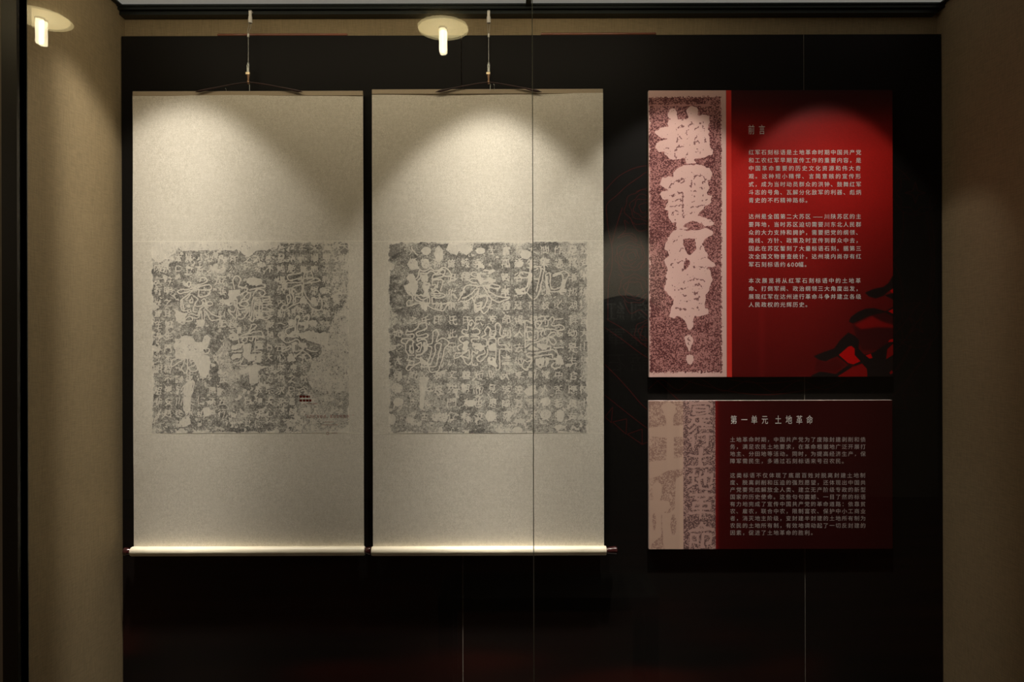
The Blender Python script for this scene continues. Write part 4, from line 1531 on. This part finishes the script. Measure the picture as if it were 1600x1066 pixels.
hx = [1146.5, 1163, 1178.5, 1195, 1216, 1232.5, 1249, 1265]
for c, x in zip('第一单元土地革命', hx):
    lettering('heading_character', [(c, x, 656, 10.5, 14.5)], YL, M['letter'], pan2)
U1 = ['土地革命时期，中国共产党为了废除封建剥削和债', '务，满足农民土地要求，在革命根据地广泛开展打', '地主、分田地等活动。同时，为提高经济生产，保', '障军需民生，多通过石刻标语来号召农民。']
U2 = ['这类标语不仅体现了底层百姓对脱离封建土地制', '度、脱离剥削和压迫的强烈愿望，还体现出中国共', '产党要完成解放全人类、建立无产阶级专政的新型', '国家的历史使命。这些句句震撼、一目了然的标语',
      '有力地完成了宣传中国共产党的革命道路：依靠贫', '农、雇农，联合中农，限制富农、保护中小工商业', '者，消灭地主阶级，变封建半封建的土地所有制为', '农民的土地所有制，有效地调动起了一切反封建的',
      '因素，促进了土地革命的胜利。']
lettering('paragraph', para(U1, 1140.5, 1354, [687 + 11.2 * i for i in range(4)], 8.4, 22), YL, M['letter_grey'], pan2)
lettering('paragraph', para(U2, 1140.5, 1354, [743 + 11.2 * i for i in range(9)], 8.4, 22), YL, M['letter_grey'], pan2)

# ================================================================== THE ROOM IN FRONT OF THE CASE (seen in the glass)
ZR = CZ + 1.262
struct(MB().box(-4.2, 4.2, -2.6, GL + 0.0, ZR, ZR + 0.04).build('ceiling_3', M['room_ceiling']))
struct(MB().box(-4.2, 4.2, -2.6, GL + 0.0, -0.04, 0.0).build('floor_2', M['room_floor']))
struct(MB().box(-4.2, 4.2, -2.66, -2.6, 0, ZR).build('wall_rear', M['room_wall']))
struct(MB().box(-4.26, -4.2, -2.66, GL, 0, ZR).build('wall_side', M['room_wall']))
struct(MB().box(4.2, 4.26, -2.66, GL, 0, ZR).build('wall_side', M['room_wall']))


def mirror(px, py, z):
    """point of the room at height z (above the lens) whose reflection lands on the pixel"""
    u, v = px - 800.0, py - 533.0
    u, v = u - v * math.sin(ROLL), v + u * math.sin(ROLL)
    Yv = -z * FPX / v
    return Vector((u / FPX * Yv, 2 * GL - Yv, CZ + z))


for i, (px, py, lab) in enumerate(((692, 42, 'recessed ceiling downlight with lit tube, mirrored above the scrolls'), (62, 27, 'recessed ceiling downlight with lit tube, mirrored by the left wall'))):
    c = mirror(px, py, 1.245)
    dl = thing('downlight', lab, 'lamp', (c.x, c.y, ZR), 'ceiling downlights')
    R_ = 0.10
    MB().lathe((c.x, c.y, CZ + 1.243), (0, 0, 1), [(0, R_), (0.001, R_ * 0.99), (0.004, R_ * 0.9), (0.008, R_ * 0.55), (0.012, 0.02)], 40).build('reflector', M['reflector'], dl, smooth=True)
    MB().tube([(c.x, c.y, CZ + 1.256), (c.x, c.y, CZ + 1.236)], 0.017, 16).build('lamp_base', M['white_paint'], dl)
    tb = MB()
    for k in range(6):
        a = k * math.pi / 3
        x, y = c.x + 0.010 * math.cos(a), c.y + 0.010 * math.sin(a)
        tb.tube([(x, y, CZ + 1.238), (x, y, CZ + 1.150), (x * 0.8 + c.x * 0.2, y * 0.8 + c.y * 0.2, CZ + 1.144)], [0.0058, 0.0058, 0.003], 8)
    tb.build('lit_tube', M['tube'], dl, smooth=True)

# bench of dark slats
b0, b1 = mirror(712, 898, -1.10), mirror(1010, 898, -1.10)
f0, f1 = mirror(692, 936, -1.10), mirror(1036, 936, -1.10)
bxa, bxb = -0.32, 0.63
bench = thing('bench', 'dark slatted wooden bench seen faintly in the glass below the scrolls', 'bench', ((bxa + bxb) / 2, (b0.y + f0.y) / 2, 0))
ztop = CZ - 1.10
ya, yb = min(b0.y, f0.y), max(b0.y, f0.y)
n = 7
for i in range(n):
    ys = ya + 0.03 + (yb - ya - 0.06) * i / n
    MB().box(bxa + 0.05, bxb - 0.05, ys + 0.004, ys + (yb - ya - 0.06) / n - 0.004, ztop - 0.02, ztop, bev=0.002).build('slat', M['bench'], bench)
MB().box(bxa, bxb, ya, ya + 0.03, ztop - 0.06, ztop + 0.002, bev=0.003).box(bxa, bxb, yb - 0.03, yb, ztop - 0.06, ztop + 0.002, bev=0.003)\
    .box(bxa, bxa + 0.05, ya, yb, ztop - 0.06, ztop + 0.001, bev=0.003).box(bxb - 0.05, bxb, ya, yb, ztop - 0.06, ztop + 0.001, bev=0.003).build('frame', M['bench'], bench)
for x in (bxa + 0.002, bxb - 0.062):
    for y in (ya + 0.002, yb - 0.062):
        MB().box(x, x + 0.06, y, y + 0.06, 0.0, ztop - 0.058, bev=0.003).build('leg', M['bench'], bench)

# ---- small red vinyl lettering stuck on the glass
YD = GL - 0.0004
M['vinyl'] = material('red_vinyl', (0.42, 0.05, 0.03, 1), 0.6)
M['vinyl_pale'] = material('pale_red_vinyl', (0.45, 0.20, 0.15, 1), 0.6)
dc = thing('glass_decal', 'small dark red vinyl lettering on the glass over the left scroll', 'decal', P(513, 678, YD))
for j, (yq, nq) in enumerate(((620, 3.4), (626, 4))):
    for i in range(4):
        wq = 4.2 if i < 3 else (1.4 if j == 0 else 3.6)
        a_, b_ = P(468 + 5.0 * i, yq - 1.8, YD), P(468 + 5.0 * i + wq, yq + 1.8, YD)
        MB().box(a_.x, b_.x, YD - 0.0002, YD + 0.0003, b_.z, a_.z).build('square', M['vinyl'], dc)
lettering('line_of_print', [(c, 481.5 + 5.15 * i, 651, 5.2, 5.6) for i, c in enumerate('石刻红军标语，革命文物展示')] + [('“', 478.5, 650, 5, 5.6), ('”', 553, 650, 5, 5.6)], YD, M['vinyl'], dc)
lettering('line_of_print', [(c, 476 + 2.7 * i, 631, 2.6, 2.8) for i, c in enumerate('红军石刻标语展览')], YD, M['vinyl'], dc)
lettering('line_of_print', [(c, 508 + 2.4 * i, 659.5, 2.4, 2.6) for i, c in enumerate('石刻标语展览')], YD, M['vinyl_pale'], dc)
lettering('line_of_print', [(c, 503 + 2.4 * i, 664, 2.4, 2.6) for i, c in enumerate('红军石刻标语革命文物展')], YD, M['vinyl_pale'], dc)
lettering('line_of_print', [(c, 519 + 2.3 * i, 677, 2.3, 2.6) for i, c in enumerate('石刻标语')], YD, M['vinyl_pale'], dc)
ring = [P(512 + 1.8 * math.cos(t), 677.5 + 2.2 * math.sin(t), YD) for t in [2 * math.pi * i / 16 for i in range(17)]]
MB().tube(ring, 0.0007, 6, flat=0.3).build('emblem', M['vinyl_pale'], dc)

# ---- arched dark tablet against the lit rear wall, seen in the glass between the scroll and the red panel
YT = -2.52
kv = (2 * GL - YT) / FPX
tx, tz = (977 - 800) * kv, CZ + (533 - 462) * kv
hw = 66 * kv
out = [(tx - hw, CZ - 330 * kv), (tx + hw, CZ - 330 * kv)]
arc_r = 68 * kv
for i in range(17):
    a = math.radians(14 + (180 - 28) * i / 16)
    out.append((tx + hw * math.cos(a) / math.cos(math.radians(14)), tz - 52 * kv + 52 * kv * math.sin(a)))
n_ = len(out)
tab = thing('tablet', 'arched dark rubbing board on the rear wall, mirrored left of the red panels', 'tablet', (tx, YT, CZ - 330 * kv))
M['tablet'] = material('tablet_ink', (0.045, 0.042, 0.036, 1), 0.8, nscale=30, namount=0.6)
M['tablet_pale'] = material('tablet_pale', (0.15, 0.142, 0.12, 1), 0.8, nscale=60, namount=0.5)
MB().add([(x, YT, z) for x, z in out] + [(x, YT - 0.04, z) for x, z in out],
         [tuple(range(n_)), tuple(range(2 * n_ - 1, n_ - 1, -1))] + [(i, n_ + i, n_ + (i + 1) % n_, (i + 1) % n_) for i in range(n_)]).build('board', M['tablet'], tab)
for i, c in enumerate('紅軍石刻標語'):
    cx_, cy_ = (962 if i < 3 else 1000), (487, 527, 567)[i % 3]
    glyphs(c)
    vs, ts = _gcache[c]
    sz = 32 * kv
    ox, oz = (cx_ - 800) * kv, CZ + (533 - cy_) * kv
    MB().add([(ox - (v[0] - 0.5) * sz, YT + 0.0006, oz + (v[1] - 0.38) * sz) for v in vs], [tuple(t)[::-1] for t in ts.tolist()]).build('character', M['tablet_pale'], tab)
L = bpy.data.lights.new('rear_wall_spot', 'SPOT')
L.energy, L.color, L.spot_size, L.spot_blend, L.shadow_soft_size = 200.0, (1.0, 0.97, 0.88), math.radians(50), 0.8, 0.05
lo_ = bpy.data.objects.new('rear_wall_spot', L)
lo_.location = (tx - 0.05, YT + 1.0, ZR - 0.03)
lo_.rotation_euler = (Vector((tx, YT, CZ + (533 - 425) * kv)) - Vector(lo_.location)).to_track_quat('-Z', 'Y').to_euler()
COL.objects.link(lo_)
for sx_ in (-3.85, 3.85):      # added fill lights that brighten the room, kept outside the mirrored view
    area('room_fill', (sx_, 0.9, ZR - 0.01), (0, 0, 0), 0.4, 1.0, 16.0, (1.0, 0.86, 0.66))
# pelmet over the rear display
pz0, pz1 = CZ + (533 - 300) * kv, CZ + (533 - 286) * kv
struct(MB().box(-2.2, 3.2, -2.6, -2.45, pz0, pz1, bev=0.01).build('trim_9', M['room_wall']))

_gobj_data = _gobj.data
bpy.data.objects.remove(_gobj, do_unlink=True)
bpy.data.curves.remove(_gobj_data)
